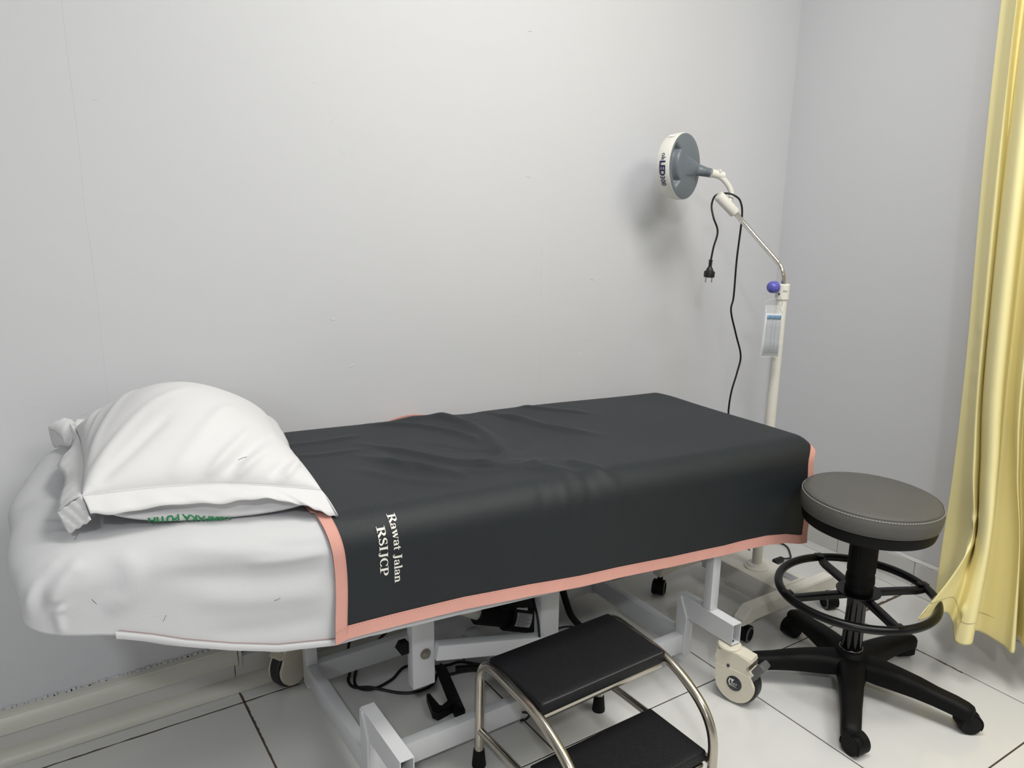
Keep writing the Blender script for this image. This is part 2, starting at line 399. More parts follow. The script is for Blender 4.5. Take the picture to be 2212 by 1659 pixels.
bar('base_rail', (.583, 1.852, .045), (1.527, 1.880, .103))
bar('base_rail', (.555, 1.432, .05), (.584, 1.88, .108))
bar('base_rail', (1.526, 1.462, .05), (1.556, 1.88, .108))
for (x0, x1) in ((.555, .587), (1.527, 1.559)):
    # front stub with corner post and gusset, rear the same
    open_tube('axle_arm', (x0, 1.258, .165), (x1, 1.465, .225), -1)
    open_tube('axle_arm', (x0, 1.852, .165), (x1, 2.015, .225), 1)
    bar('corner_post', (x0+.001, 1.428, .038), (x1-.001, 1.466, .165))
    bar('corner_post', (x0+.001, 1.850, .038), (x1-.001, 1.885, .165))
    b = new(); FZ = Matrix(((0, 0, 1), (-1, 0, 0), (0, 1, 0)))   # local x -> -y, y -> z, h -> x
    prism(b, [(0, .04), (.018, .03), (.035, .05), (.04, .165), (.012, .224), (0, .224)], -.0045, .001, FZ, (x0, 1.462, 0), bev=.001); obj('gusset_plate', b, FR, bed, smooth=False)
    b = new(); prism(b, [(0, .0), (.012, .0), (.0, .05)], 0, .028, FZ, (x0+.002, 1.44, .115)); obj('weld_fillet', b, FR, bed, smooth=False)
bar('leg', (1.529, 1.343, .225), (1.559, 1.372, .60))
bar('leg', (1.529, 1.853, .225), (1.559, 1.882, .60))
bar('leg', (.556, 1.853, .225), (.586, 1.882, .62))
# lift linkage
bar('lift_post', (.718, 1.535, .163), (.778, 1.566, .62))
bar('lift_post', (1.072, 1.505, .12), (1.132, 1.536, .60))
b = new(); a = Vector((.776, 1.53, .256)); c = Vector((1.078, 1.50, .198))
F = frame_of(c-a); ln = (c-a).length
mt = Matrix.Translation(a) @ F.to_4x4(); box(b, (-.015, -.0205, 0), (.015, .0205, ln), .003, mt=mt); obj('lift_arm', b, FR, bed)
b = new(); lathe(b, [(.014, 0), (.014, .002), (.0001, .002)], (.752, 1.535, .253), (0, -1, 0), 24); lathe(b, [(.0105, 0), (.0105, .006), (.009, .0075)], (.752, 1.533, .253), (0, -1, 0), 6); obj('bolt', b, MT['steel'], bed, ang=20)
b = new(); lathe(b, [(.018, 0), (.018, .02)], (.708, 1.575, .27), (0, -1, 0), 6); obj('rubber_buffer', b, MT['black'], bed)
# cross members beneath the bed
bar('cross_beam', (1.04, 1.58, .03), (1.075, 1.87, .062)); bar('cross_beam', (1.16, 1.462, .05), (1.195, 1.85, .095))
b = new(); open_tube('bracket', (1.075, 1.60, .062), (1.115, 1.66, .092), -1)
bar('deck_rail', (.45, 1.40, .50), (1.78, 1.43, .55)); bar('deck_rail', (.45, 1.90, .50), (1.78, 1.93, .55))
bar('deck_rail', (.45, 1.43, .50), (.48, 1.90, .55)); bar('deck_rail', (1.75, 1.43, .50), (1.78, 1.90, .55))
# actuator
b = new(); A = Vector((.80, 1.68, .335)); B = Vector((.985, 1.68, .225)); cyl(b, A, B, .024, seg=28); act0 = obj('actuator_rod', b, MT['ivory'], bed)
b = new(); C = Vector((1.19, 1.66, .15)); D = (C-B).normalized()
cyl(b, B-D*.004, B+D*.09, .036, seg=28); cyl(b, B+D*.09, C, .045, .045, seg=28)
box(b, (1.03, 1.64, .20), (1.22, 1.80, .46), .012)
act = obj('actuator', b, MT['handset'], bed)
def decal(name, c, ux, uy, w, h, m, par):
    ux = Vector(ux).normalized(); uy = Vector(uy).normalized(); c = Vector(c); b = new()
    v = [b.verts.new(c+ux*a*w/2+uy*q*h/2) for a, q in ((-1, -1), (1, -1), (1, 1), (-1, 1))]; b.faces.new(v)
    n = ux.cross(uy)*.0004
    o_ = bmesh.ops.extrude_face_region(b, geom=b.faces[:]); bmesh.ops.translate(b, verts=[e for e in o_['geom'] if isinstance(e, bmesh.types.BMVert)], vec=n)
    return obj(name, b, m, par, smooth=False)
def decal_lines(name, c, ux, uy, rects, m, par, lift=.0007):
    ux = Vector(ux).normalized(); uy = Vector(uy).normalized(); n = ux.cross(uy).normalized(); c = Vector(c)+n*lift; b = new()
    for x0, y0, x1, y1 in rects:
        b.faces.new([b.verts.new(c+ux*x+uy*y) for x, y in ((x0, y0), (x1, y0), (x1, y1), (x0, y1))])
    o = obj(name, b, m, par, smooth=False); return o
def arc(cx, cy, r, a0, a1, n):
    return [(cx+r*math.cos(math.radians(a0+(a1-a0)*i/n)), cy+r*math.sin(math.radians(a0+(a1-a0)*i/n))) for i in range(n+1)]
def bed_caster(sx, sy, ang, pedal=True):
    """braked caster: ang = direction the wheel trails in"""
    t = Vector((math.cos(ang), math.sin(ang), 0)); n = Vector((t.y, -t.x, 0)); u = Vector((0, 0, 1))
    F = Matrix((t, u, n)).transposed(); o = Vector((sx, sy, 0)); wc = (.033, .0625)
    b = new()
    up_ = [(-.027, .148), (-.029, .12), (-.0275, .10)]+[(.06, .09), (.074, .10), (.086, .104), (.088, .110), (.066, .115), (.062, .122), (.064, .129), (.074, .136), (.071, .146), (.03, .151)]
    prism(b, up_, -.0235, .0235, F, o, bev=.004)
    side = [(-.0275, .104), (-.0265, .085)]+arc(wc[0], wc[1], .0555, 172, 375, 34)+[(.078, .092), (.074, .102)]
    for h0, h1 in ((.017, .025), (-.025, -.017)): prism(b, side, h0, h1, F, o, bev=.002)
    c = obj('caster', b, MT['caster'], bed, ang=45)
    b = new(); lathe(b, [(.0285, .148), (.0315, .151), (.032, .156), (.029, .160), (.013, .161)], o, (0, 0, 1), 40); obj('swivel_cap', b, MT['caster'], c)
    b = new(); lathe(b, [(.011, .160), (.011, .167)], o, (0, 0, 1), 6); obj('stem_nut', b, MT['chrome2'], c, ang=20)
    b = new(); ctr = o+t*wc[0]+u*wc[1]
    lathe(b, [(.048, -.016), (.0585, -.0155), (.0622, -.011), (.0625, 0), (.0622, .011), (.0585, .0155), (.048, .016)], ctr, n, 56); obj('tyre', b, MT['tyre'], c)
    b = new(); lathe(b, [(.0215, .0245), (.0215, .0262), (.0205, .0268)], ctr, n, 40); lathe(b, [(.0042, .0245), (.0042, .026)], o+t*.012+u*.108, n, 20); obj('hub_badge', b, MT['badge'], c)
    # the white mark and letters on the badge
    b = new(); P = lambda x, y: ctr+t*(x-.0005)+u*(y)+n*.0272
    for poly in ([(-.0135, .0125), (.0015, .0125), (-.003, .0065), (-.007, .0065), (-.0095, .010), (-.0135, .0098)], [(-.0065, .0065), (-.003, .0065), (-.0045, .0030), (-.0070, .0030)],
                 [(-.0135, .0098), (-.0100, .0095), (-.0120, .003), (-.0110, -.002), (-.0075, -.005), (-.0110, -.0052), (-.0145, -.002), (-.0155, .004)],
                 [(-.0140, -.0060), (-.002, -.0063), (.006, -.0080), (.012, -.0100), (.004, -.0090), (-.004, -.0082), (-.0130, -.0080)]):
        b.faces.new([b.verts.new(P(*q)) for q in poly])
    put_text(b, 'RKS', .0098, lambda x, y: P(x-.0085+0, y-.0040), shear=.3, offset=.0)
    obj('badge_mark', b, MT['print'], c, smooth=False)
    if pedal:
        b = new(); m3 = F.to_4x4(); m3.translation = o
        R = Matrix.Rotation(math.radians(-38), 4, 'Z')
        box(b, (-.005, -.019, -.0205), (.016, .023, .0205), .0045, mt=m3@Matrix.Translation((.086, .122, 0))@R)
        box(b, (-.002, -.040, -.0195), (.020, -.012, .0195), .006, mt=m3@Matrix.Translation((.086, .122, 0))@R)
        obj('brake_pedal', b, MT['greyp'], c)
        b = new(); cyl(b, o+t*.068+u*.121-n*.027, o+t*.068+u*.121+n*.027, .0045, seg=16); obj('pivot_pin', b, MT['steel'], c)
        b = new()
        for q in range(6):
            px, pz = .0965+.006*(q % 3)*.55, .131-.008*(q % 3); s = -.006+.012*(q//3)
            lathe(b, [(.0016, 0), (.0016, .0012)], o+t*(px+.003)+u*(pz+.006)+n*s, t+u*.78, 10)
        obj('pedal_stud', b, MT['silver'], c)
    return c
bed_caster(1.541, 1.276, math.radians(-74))
bed_caster(.571, 1.280, math.radians(-74))
bed_caster(.571, 1.975, math.radians(208), False)
bed_caster(1.543, 1.985, math.radians(40), False)

# ------------------------------------------------------------ mattress, sheet and cover
def ztop(x):
    return interp(x, [-.1, .05, .22, .36, .50, .70, 1.0, 1.9], [.775, .782, .775, .750, .729, .719, .704, .661])
HX = [-.06, .0, .088, .139, .189, .265, .347, .456, .531, .633, .742, .86, 1.041, 1.3, 1.6, 1.9]
HZ = [.655, .645, .623, .600, .574, .541, .511, .487, .484, .476, .468, .458, .444, .437, .430, .424]
hem = lambda x: interp(x, HX, HZ)
DX = [.45, .479, .577, .737, .90, 1.047, 1.16, 1.345, 1.532, 1.60, 1.699, 1.78, 1.84, 1.93]
DZ = [.494, .500, .496, .489, .474, .455, .444, .422, .407, .405, .398, .384, .366, .352]
dhem = lambda x: interp(x, DX, DZ)
YB, YF, RF, RB = 1.985, 1.330, .062, .035      # back and front planes, fold radii
def profile(t, zt, zbot, off=0):
    """point (y, z) on the linen at arclength t from the back edge; off lifts it along the normal"""
    yb, yf = YB+off, YF-off; rf, rb = RF+off, RB+off; zt = zt+off
    back = .06; a1 = back+PI/2*rb; flat = (yb-rb)-(yf+rf); a2 = a1+flat; a3 = a2+PI/2*rf
    if t < back: return (yb, zt-rb-(back-t)), (1, 0)
    if t < a1:
        th = (t-back)/rb; return (yb-rb+rb*math.cos(th), zt-rb+rb*math.sin(th)), (math.cos(th), math.sin(th))
    if t < a2: return (yb-rb-(t-a1), zt), (0, 1)
    if t < a3:
        th = (t-a2)/rf; return (yf+rf-rf*math.sin(th), zt-rf+rf*math.cos(th)), (-math.sin(th), math.cos(th))
    return (yf, zt-rf-(t-a3)), (-1, 0)
def total(zt, zbot, off=0):
    rf, rb = RF+off, RB+off
    return .06+PI/2*rb+((YB+off-rb)-(YF-off+rf))+PI/2*rf+max(.01, (zt+off-rf)-zbot)
b = new(); box(b, (.12, 1.36, .665), (.46, 1.96, .715), .02); box(b, (.45, 1.345, .552), (1.77, 1.96, .645), .02); obj('mattress', b, MT['mattress'], bed)

def ridge_field(ridges, V):
    """sum of gaussian ridges along 3-D polylines: (points, amplitude, width)"""
    V = np.asarray(V); D = np.zeros(len(V))
    for pts, amp, w in ridges:
        P = np.array([tuple(p) for p in smooth_path(pts, 6)]); A = P[:-1]; B = P[1:]; d = B-A
        n = len(A); best = np.full(len(V), 1e9); par = np.zeros(len(V))
        for i in range(n):
            q = V-A[i]; t = np.clip((q@d[i])/max(1e-12, d[i]@d[i]), 0, 1); dist = np.linalg.norm(q-t[:, None]*d[i], axis=1)
            m = dist < best; best[m] = dist[m]; par[m] = (i+t[m])/n
        D += amp*np.exp(-(best/w)**2)*np.clip(np.sin(PI*np.clip(par, .04, .96))*1.6, 0, 1)
    return D
def displace(o, ridges, base=(0, 0, 0), extra=None, lo=None):
    me = o.data; n = len(me.vertices); co_ = np.zeros(n*3); me.vertices.foreach_get('co', co_); co_ = co_.reshape(-1, 3)
    no = np.zeros(n*3); me.vertex_normals.foreach_get('vector', no); no = no.reshape(-1, 3)
    w = co_+np.array(base); D = ridge_field(ridges, w)
    if extra is not None: D += extra(w)
    if lo is not None: D = np.maximum(D, lo)
    co_ += no*D[:, None]; me.vertices.foreach_set('co', co_.ravel()); me.update()
def wav(w, seed=1, amp=.002, sc=(9, 9, 9), k=5):
    r = random.Random(seed); D = np.zeros(len(w))
    for i in range(k):
        a = np.array([r.uniform(-1, 1)*sc[0], r.uniform(-1, 1)*sc[1], r.uniform(-1, 1)*sc[2]])
        D += np.sin(w@a+r.uniform(0, 6))*amp/k
    return D

# white fitted sheet
XE, RE = -.052, .10
th_ = [PI/2*i/34 for i in range(34)]
stations = [(XE+RE*(1-math.cos(a)), 1-math.sin(a)) for a in th_]
stations += [(x, 0) for x in np.linspace(XE+RE, 1.74, 170)]
stations += [(1.74+.06*math.sin(PI/2*i/8), 1-math.cos(PI/2*i/8)) for i in range(1, 9)]
b = new(); NT = 200; rs = []
for x, sh in stations:
    zt = ztop(x)-RF*0; zb = hem(x)+.004*math.sin(x*31)
    T = total(zt, zb); ring = []
    for j in range(NT):
        (y, z), nn = profile(T*j/(NT-1), zt, zb)
        zm = .70 if x < 1 else .60
        y += (1.65-y)*.10*sh; z = z+(zm-z)*.72*sh*(1 if x > 1 else .85)
        xx = x
        if x < .12:    # rippled end of the mattress, sagging in the middle
            k = max(0, (.12-x)/.17); xx = x+k/.17*.12*interp(y, [1.33, 1.42, 1.55, 1.7, 1.85, 1.93, 1.98], [.016, .004, -.002, .010, .040, .075, .105])+.005*k*math.sin(y*24+1)
        ring.append((xx, y, z))
    rs.append(ring)
rings(b, rs, closed=False)
# turned hem: close back up behind the front edge
sheet = obj('bed_sheet', b, MT['sheet'], ang=80)
sheet_r = [([(.030, 1.345, .770), (.018, 1.333, .762), (.003, 1.33, .756), (-.007, 1.33, .741), (-.012, 1.33, .719), (-.014, 1.33, .695), (-.012, 1.33, .664)], -.022, .0065),
 ([(.020, 1.36, .776), (-.006, 1.345, .762), (-.022, 1.342, .738), (-.030, 1.342, .712), (-.034, 1.345, .680)], .010, .010),
 ([(.055, 1.345, .768), (.030, 1.335, .752), (.010, 1.332, .725), (.004, 1.332, .700)], .009, .013),
 ([(.016, 1.33, .708), (.005, 1.33, .706), (-.003, 1.33, .699), (-.006, 1.33, .685), (-.003, 1.33, .672), (.0, 1.33, .650)], -.010, .0045),
 ([(.022, 1.33, .700), (.008, 1.33, .692), (.008, 1.33, .672), (.010, 1.33, .648)], .007, .007),
 ([(.10, 1.35, .77), (.12, 1.335, .74), (.11, 1.33, .70), (.07, 1.33, .67)], .007, .018),
 ([(.10, 1.44, .79), (.06, 1.42, .79), (-.01, 1.47, .75), (-.045, 1.5, .70)], .006, .014),
 ([(.12, 1.50, .79), (.06, 1.50, .79), (.0, 1.56, .76), (-.045, 1.62, .70)], -.006, .013),
 ([(.12, 1.56, .79), (.05, 1.58, .79), (-.02, 1.66, .75)], .006, .016),
 ([(.17, 1.345, .765), (.26, 1.338, .735), (.36, 1.338, .705), (.45, 1.338, .70)], .004, .016),
 ([(.15, 1.33, .715), (.28, 1.33, .68), (.40, 1.33, .655), (.455, 1.33, .65)], -.004, .018),
 ([(.20, 1.33, .66), (.32, 1.33, .625), (.455, 1.33, .60)], .004, .02),
 ([(.30, 1.33, .70), (.38, 1.33, .688), (.455, 1.33, .685)], .004, .009),
 ([(.33, 1.33, .73), (.40, 1.33, .71), (.455, 1.33, .708)], -.004, .008),
 ([(.22, 1.33, .585), (.34, 1.33, .56), (.455, 1.33, .55)], -.003, .02)]
displace(sheet, sheet_r, extra=lambda w: wav(w, 3, .004, (14, 30, 26), 6)*np.clip((.5-w[:, 0])/.3, .15, 1))
m_ = sheet.modifiers.new('s', 'SOLIDIFY'); m_.thickness = .0016; m_.offset = -1
tag(sheet, 'white fitted cotton sheet over the mattress, bare at the head end beneath the pillow', 'sheet')
at_base(sheet, (1.0, 1.655, .6))
# stitched hem band along the bottom of the sheet
b = new(); rs = []
for x in np.linspace(.085, 1.78, 160):
    zb = hem(x); rs.append([(x, YF-.0032, zb-.0005), (x, YF-.0045, zb+.004), (x, YF-.0045, zb+.010), (x, YF-.0030, zb+.0125), (x, YF+.002, zb+.006)])
rings(b, rs, closed=True); obj('sheet_hem', b, MT['sheet'], sheet)
b = new()
tube(b, [(x, YF-.0030, hem(x)+.0155) for x in np.linspace(.09, .46, 60)], .0005, seg=5); obj('seam_thread', b, MT['thread'], sheet)
b = new()
for p, a in (((.060, 1.325, .70), 2.1), ((.35, 1.322, .62), .2), ((.16, 1.323, .64), 1.1), ((.05, 1.40, .786), 1.0)):
    b = new(); q = Vector(p); d = Vector((math.cos(a), 0, math.sin(a)))*.006; tube(b, [q-d, q+Vector((0, -.0015, 0)), q+d], .0004, seg=5)
    obj('stray_thread', b, MT['darkink'], sheet)

# charcoal vinyl cover with salmon binding
XR = 1.872; XR0 = XR; DRO = .0055
def drape(x, t, off=0, over=0):
    XR = XR0-.055*max(0, min(1, 1-(t-.05)/.15))**2
    """cover surface; x past XR folds down over the foot end"""
    e = max(0, x-XR); xb = min(x, XR); zt = ztop(xb); zb = dhem(xb)
    (y, z), (ny, nz) = profile(t, zt, zb, DRO+off)
    top = max(0., min(1., nz)); top = top**.7 if top > 0 else 0
    front = t > 1.1*0 + .06+PI/2*(RB+DRO+off)+((YB+off+DRO-RB-DRO-off)-(YF-off-DRO+RF+DRO+off))
    if e > 0:
        r = .045; th = min(e/r, PI/2); dx = r*math.sin(th)+max(0, 0); dz = r*(1-math.cos(th))+max(0, e-r*PI/2)
        if top > 0:
            hx = e*(1-top)+dx*top; hz = dz*top
        else: hx, hz = e, 0
        x_ = xb+hx; z_ = z-hz; return Vector((x_, y, z_)), Vector((0, ny, nz))
    return Vector((x, y, z)), Vector((0, ny, nz))
def xright(t, T):
    a2 = .06+PI/2*(RB+DRO)+((YB-RB)-(YF+RF)); k = max(0, min(1, (t-a2+.01)/(PI/2*RF+.03))); k = k*k*(3-2*k)
    hang = max(0, (t-a2-.10)/(T-a2-.10)) if t > a2+.10 else 0
    return (XR+.085)*(1-k)+k*(1.888+.010*math.sin(PI*min(1, hang*1.1))-.012*hang)
def xleft(t, T):
    a2 = .06+PI/2*(RB+DRO)+((YB-RB)-(YF+RF)); s = max(0, t-a2)
    return .452+.010*math.exp(-((s-.16)/.10)**2)-.006*(1 if t < a2 else 0)-.004*math.exp(-((s-.02)/.05)**2)
def Tx(x): return total(ztop(min(x, XR)), dhem(min(x, XR)), DRO)
BW = .0265   # binding width
def dpoint(u, v, off=0):
    """u, v in 0..1 across the cloth"""
    x = xleft(0, 1)+u*(XR+.085-.45)
    for _ in range(2):
        T = Tx(x); t = v*T; xl, xr = xleft(t, T), xright(t, T); x = xl+u*(xr-xl)
    T = Tx(x); t = v*T
    p, n = drape(x, t, off)
    # slack in the hanging side
    a3 = T-((ztop(min(x, XR))+DRO-RF)-dhem(min(x, XR)))
    if t > a3:
        k = (t-a3)/(T-a3); p.y -= .012*k*k+.005*k*math.sin(x*7.5+.8)
    return p
b = new(); grid(b, lambda u, v: dpoint(u, v), 250, 170)
cover = obj('bed_cover', b, MT['vinyl'], ang=180)
RG = [([(.86, 1.985, .715), (.93, 1.975, .722), (1.012, 1.965, .72), (1.05, 1.86, .71), (1.03, 1.70, .71), (.985, 1.52, .71)], 0.0149, .024),
 ([(.80, 1.95, .72), (.91, 1.90, .72), (.985, 1.77, .71), (.99, 1.66, .71)], 0.0081, .015),
 ([(.70, 1.80, .72), (.788, 1.676, .72), (.865, 1.56, .715), (.961, 1.50, .71), (1.05, 1.50, .70)], 0.0081, .014),
 ([(.66, 1.71, .72), (.75, 1.58, .72), (.84, 1.50, .715), (.95, 1.455, .71)], 0.0068, .016),
 ([(.713, 1.707, .72), (.722, 1.62, .72), (.735, 1.54, .72)], 0.0054, .016),
 ([(.739, 1.609, .72), (.78, 1.53, .72), (.84, 1.46, .715)], 0.0061, .014),
 ([(.889, 1.546, .715), (.93, 1.49, .71), (1.0, 1.47, .71), (1.07, 1.49, .70)], 0.0081, .014),
 ([(1.003, 1.478, .71), (1.04, 1.42, .705), (1.07, 1.37, .69)], 0.0095, .018),
 ([(1.10, 1.47, .70), (1.13, 1.41, .70), (1.15, 1.36, .68)], 0.0081, .018),
 ([(1.186, 1.92, .70), (1.225, 1.84, .70), (1.25, 1.74, .70), (1.34, 1.62, .69)], 0.0081, .018),
 ([(1.10, 1.97, .70), (1.16, 1.88, .70), (1.16, 1.76, .70), (1.12, 1.62, .70)], -0.0081, .026),
 ([(1.30, 1.97, .69), (1.36, 1.90, .69), (1.46, 1.80, .685)], 0.0054, .016),
 ([(.971, 1.40, .705), (.95, 1.345, .68), (.94, 1.33, .64)], -0.0028, .014),
 ([(1.02, 1.38, .70), (1.01, 1.335, .665), (1.0, 1.33, .62)], 0.0033, .014),
 ([(1.09, 1.38, .70), (1.08, 1.335, .665), (1.07, 1.33, .61)], -0.0028, .016),
 ([(1.14, 1.38, .70), (1.16, 1.335, .66), (1.17, 1.33, .60)], 0.0028, .018),
 ([(.47, 1.85, .73), (.60, 1.84, .725), (.74, 1.86, .72)], 0.0041, .012),
 ([(.48, 1.76, .73), (.58, 1.74, .725), (.70, 1.745, .72)], 0.0041, .012),
 ([(1.05, 1.93, .71), (1.10, 1.80, .70), (1.09, 1.66, .70), (1.04, 1.58, .70)], -0.0095, .022),
 ([(.85, 1.72, .715), (.92, 1.62, .715), (1.0, 1.58, .71)], -0.0068, .02),
 ([(.62, 1.62, .72), (.70, 1.50, .72), (.80, 1.42, .72)], 0.0041, .02)]
big = lambda w: wav(w, 11, .005, (9, 9, 5), 6)*np.clip((w[:, 2]-.55)/.1, .2, 1)
displace(cover, RG, extra=big, lo=-.0032)
def relief(pts):
    w = np.array([tuple(p) for p in pts]); return np.maximum(ridge_field(RG, w)+big(w), -.0032)
def drape_pt(x, t, off):
    """point on the displaced cover (hanging side and fold only)"""
    T = Tx(x); xl, xr = xleft(t, T), xright(t, T); return dpoint((x-xl)/(xr-xl), t/T, off)
m_ = cover.modifiers.new('s', 'SOLIDIFY'); m_.thickness = .0012; m_.offset = -1
tag(cover, 'dark grey vinyl bed cover with salmon pink binding and white lettering, draped over the bed', 'bed cover')
# binding strips (wrapped over both faces), one per side
def binding(name, uv):
    b = new(); pts = [uv(k, s) for k in np.linspace(0, 1, 190) for s in (0, .5, 1)]
    P = [dpoint(min(1.004, max(-.003, u)), min(1.008, max(0, v)), .0016) for u, v in pts]; D = relief(P)
    P2 = []
    for (u, v), p, d in zip(pts, P, D):
        x = p.x; T = Tx(x); (_, _), n = profile(v*T, .7, .4); P2.append(p+Vector((0, n[0], n[1]))*float(d))
    rs = []
    for i in range(0, len(P2), 3):
        a, m, c = P2[i:i+3]; n = (c-a).cross(P2[min(i+3, len(P2)-3)]-P2[max(i-3, 0)]).normalized()*.0016
        if n.z < 0 and abs(n.z) > abs(n.y): n = -n
        if n.y > 0 and abs(n.y) > abs(n.z): n = -n
        rs.append([a, m, c, c-n, m-n*1.8, a-n*1.8])
    rings(b, rs); o = obj(name, b, MT['pink'], cover, ang=50); return o
Lx = XR+.085-.45; du = BW/Lx
binding('binding', lambda k, s: (k, 1.006-(1-s)*BW/ Tx(.45+k*Lx)))
binding('binding', lambda k, s: (k, (1-s)*BW/Tx(.45+k*Lx)))
binding('binding', lambda k, s: (s*du*.95, k))
binding('binding', lambda k, s: (1-s*du*.95, k))
# stitch lines on the binding
b = new(); rows = []
P = [dpoint(k, 1-BW*.52/Tx(.45+k*Lx), .0036) for k in np.linspace(.0, 1, 380)]; rows.append(P)
P = [dpoint(du*.91, k, .0036) for k in np.linspace(.62, 1, 190)]; rows.append(P)
for P in rows:
    D = relief(P)
    for i in range(0, len(P)-1, 2): tube(b, [P[i]+Vector((0, -float(D[i]), 0)), P[i+1]+Vector((0, -float(D[i+1]), 0))], .0004, seg=4, cap=False)
obj('seam_thread', b, MT['thread'], cover)
# bulge of binding sticking up behind the back edge
b = new(); rs = []
for k in np.linspace(0, 1, 40):
    x = .875+.13*k; h = math.sin(PI*k)**.8*.011
    zt = ztop(x); rs.append([(x, YB+.006, zt-.03), (x, YB+.005, zt-.004+h), (x, YB+.0075, zt-.0035+h), (x, YB+.0085, zt-.03)])
rings(b, rs); obj('binding', b, MT['pink'], cover)

# serif lettering printed on the hanging side: strokes as (points, widths)
TH, FA = .075, .19
def serif(x, y, w=.26, d=1): return ([(x-w, y), (x+w, y)], [.055, .055]) if 0 else ([(x-w, y+d*.028), (x+w, y+d*.028)], [.056, .056])
def bowl(cx, cy, rx, ry, a0, a1, n=14, thin=.06, fat=.2):
    P = arc(0, 0, 1, a0, a1, n); return ([(cx+rx*p[0], cy+ry*p[1]) for p in P], [thin+(fat-thin)*abs(p[0])**1.5 for p in P])
GL = {
'R': (.86, [([(.2, 0), (.2, 1)], [FA, FA]), serif(.2, 0), serif(.2, .944, .24), ([(.2, .965), (.42, .965)], [.06, .06]), bowl(.42, .735, .22, .23, 90, -90), ([(.2, .505), (.44, .505)], [.06, .06]), ([(.42, .5), (.76, .03)], [.2, .2]), ([(.62, .028), (.92, .028)], [.056, .056])]),
'S': (.64, [bowl(.32, .74, .20, .225, 35, 240, 14, .07, .15), ([(.20, .60), (.32, .53), (.44, .45)], [.2, .22, .2]), bowl(.32, .255, .21, .225, 60, -150, 16, .07, .16), ([(.51, .97), (.51, .70)], [.03, .05]), ([(.10, .30), (.10, .02)], [.05, .03])]),
'I': (.46, [([(.22, 0), (.22, 1)], [FA, FA]), serif(.22, 0, .2), serif(.22, .944, .2)]),
'J': (.56, [([(.34, .99), (.34, .12)], [FA, FA]), serif(.34, .944, .2), bowl(.20, .12, .14, .22, 0, -110, 8, .08, .18), bowl(.12, .03, .035, .035, 0, 360, 10, .07, .07)]),
'C': (.78, [bowl(.42, .5, .31, .46, 42, 318, 22, .06, .2), ([(.68, .96), (.68, .66)], [.03, .06]), ([(.68, .20), (.69, .14)], [.05, .05])]),
'P': (.74, [([(.2, 0), (.2, 1)], [FA, FA]), serif(.2, 0), serif(.2, .944, .24), ([(.2, .965), (.40, .965)], [.06, .06]), bowl(.40, .71, .23, .255, 90, -90), ([(.2, .455), (.42, .455)], [.06, .06])]),
'a': (.56, [bowl(.24, .46, .17, .16, 160, 0, 10, .06, .13), ([(.41, .47), (.41, .08)], [.16, .16]), ([(.41, .06), (.52, .05)], [.10, .05]), bowl(.24, .18, .15, .15, 50, 320, 16, .05, .15), ([(.28, .35), (.42, .38)], [.05, .05]), bowl(.11, .46, .03, .03, 0, 360, 8, .07, .07)]),
'w': (.86, [([(.12, .62), (.28, .02)], [.16, .12]), ([(.28, .02), (.44, .6)], [.05, .05]), ([(.40, .62), (.58, .02)], [.16, .12]), ([(.58, .02), (.74, .62)], [.05, .05]), ([(0, .60), (.26, .60)], [.05, .05]), ([(.32, .60), (.52, .60)], [.05, .05]), ([(.62, .60), (.84, .60)], [.05, .05])]),
't': (.38, [([(.18, .84), (.18, .12)], [.12, .16]), ([(-.02, .60), (.40, .60)], [.07, .07]), ([(.18, .12), (.22, .035), (.34, .06)], [.15, .09, .04]), ([(.05, .60), (.19, .78)], [.05, .05])]),
'l': (.34, [([(.17, 0), (.17, 1)], [.16, .16]), ([(.02, .028), (.32, .028)], [.056, .056]), ([(.03, .96), (.17, .97)], [.05, .06])]),
'n': (.66, [([(.17, 0), (.17, .62)], [.16, .16]), ([(.02, .028), (.32, .028)], [.056, .056]), ([(.03, .60), (.17, .61)], [.05, .06]), bowl(.34, .44, .15, .17, 150, 0, 10, .07, .16), ([(.49, .46), (.49, 0)], [.16, .16]), ([(.36, .028), (.64, .028)], [.056, .056])]),
' ': (.30, [])}
def ribbon(bm, pts, ws, fn):
    P = []; Wd = []
    for i in range(len(pts)-1):
        n = max(1, int(math.hypot(pts[i+1][0]-pts[i][0], pts[i+1][1]-pts[i][1])/.12))
        for k in range(n):
            t = k/n; P.append((pts[i][0]*(1-t)+pts[i+1][0]*t, pts[i][1]*(1-t)+pts[i+1][1]*t)); Wd.append(ws[i]*(1-t)+ws[i+1]*t)
    P.append(pts[-1]); Wd.append(ws[-1]); prev = None
    for i, p in enumerate(P):
        a = P[max(i-1, 0)]; c = P[min(i+1, len(P)-1)]; dx, dy = c[0]-a[0], c[1]-a[1]; l = math.hypot(dx, dy) or 1
        nx, ny = -dy/l*Wd[i]/2, dx/l*Wd[i]/2
        v = (bm.verts.new(fn(p[0]+nx, p[1]+ny)), bm.verts.new(fn(p[0]-nx, p[1]-ny)))
        if prev: bm.faces.new((prev[0], v[0], v[1], prev[1]))
        prev = v
def serif_text(name, s, x0, s0, s1, cap):
    adv = sum(GL[c][0] for c in s); k = (s1-s0)/adv; pos = 0; b = new()
    for ch in s:
        w, st = GL[ch]
        for pts, ws in st:
            def fn(gx, gy, pos=pos):
                x = x0+gy*cap; t = s0+(pos+gx)*k; p = drape_pt(x, t, .0012); d = relief([p])[0]
                (_, _), n = profile(t, .7, .4); return p+Vector((0, n[0], n[1]))*float(d)
            ribbon(b, pts, ws, fn)
        pos += w
    o = obj(name, b, MT['print'], cover, smooth=False); return o
a2_ = .06+PI/2*(RB+DRO)+((YB-RB)-(YF+RF))
serif_text('lettering', 'Rawat Jalan', .5835, a2_+.040, a2_+.186, .0175)
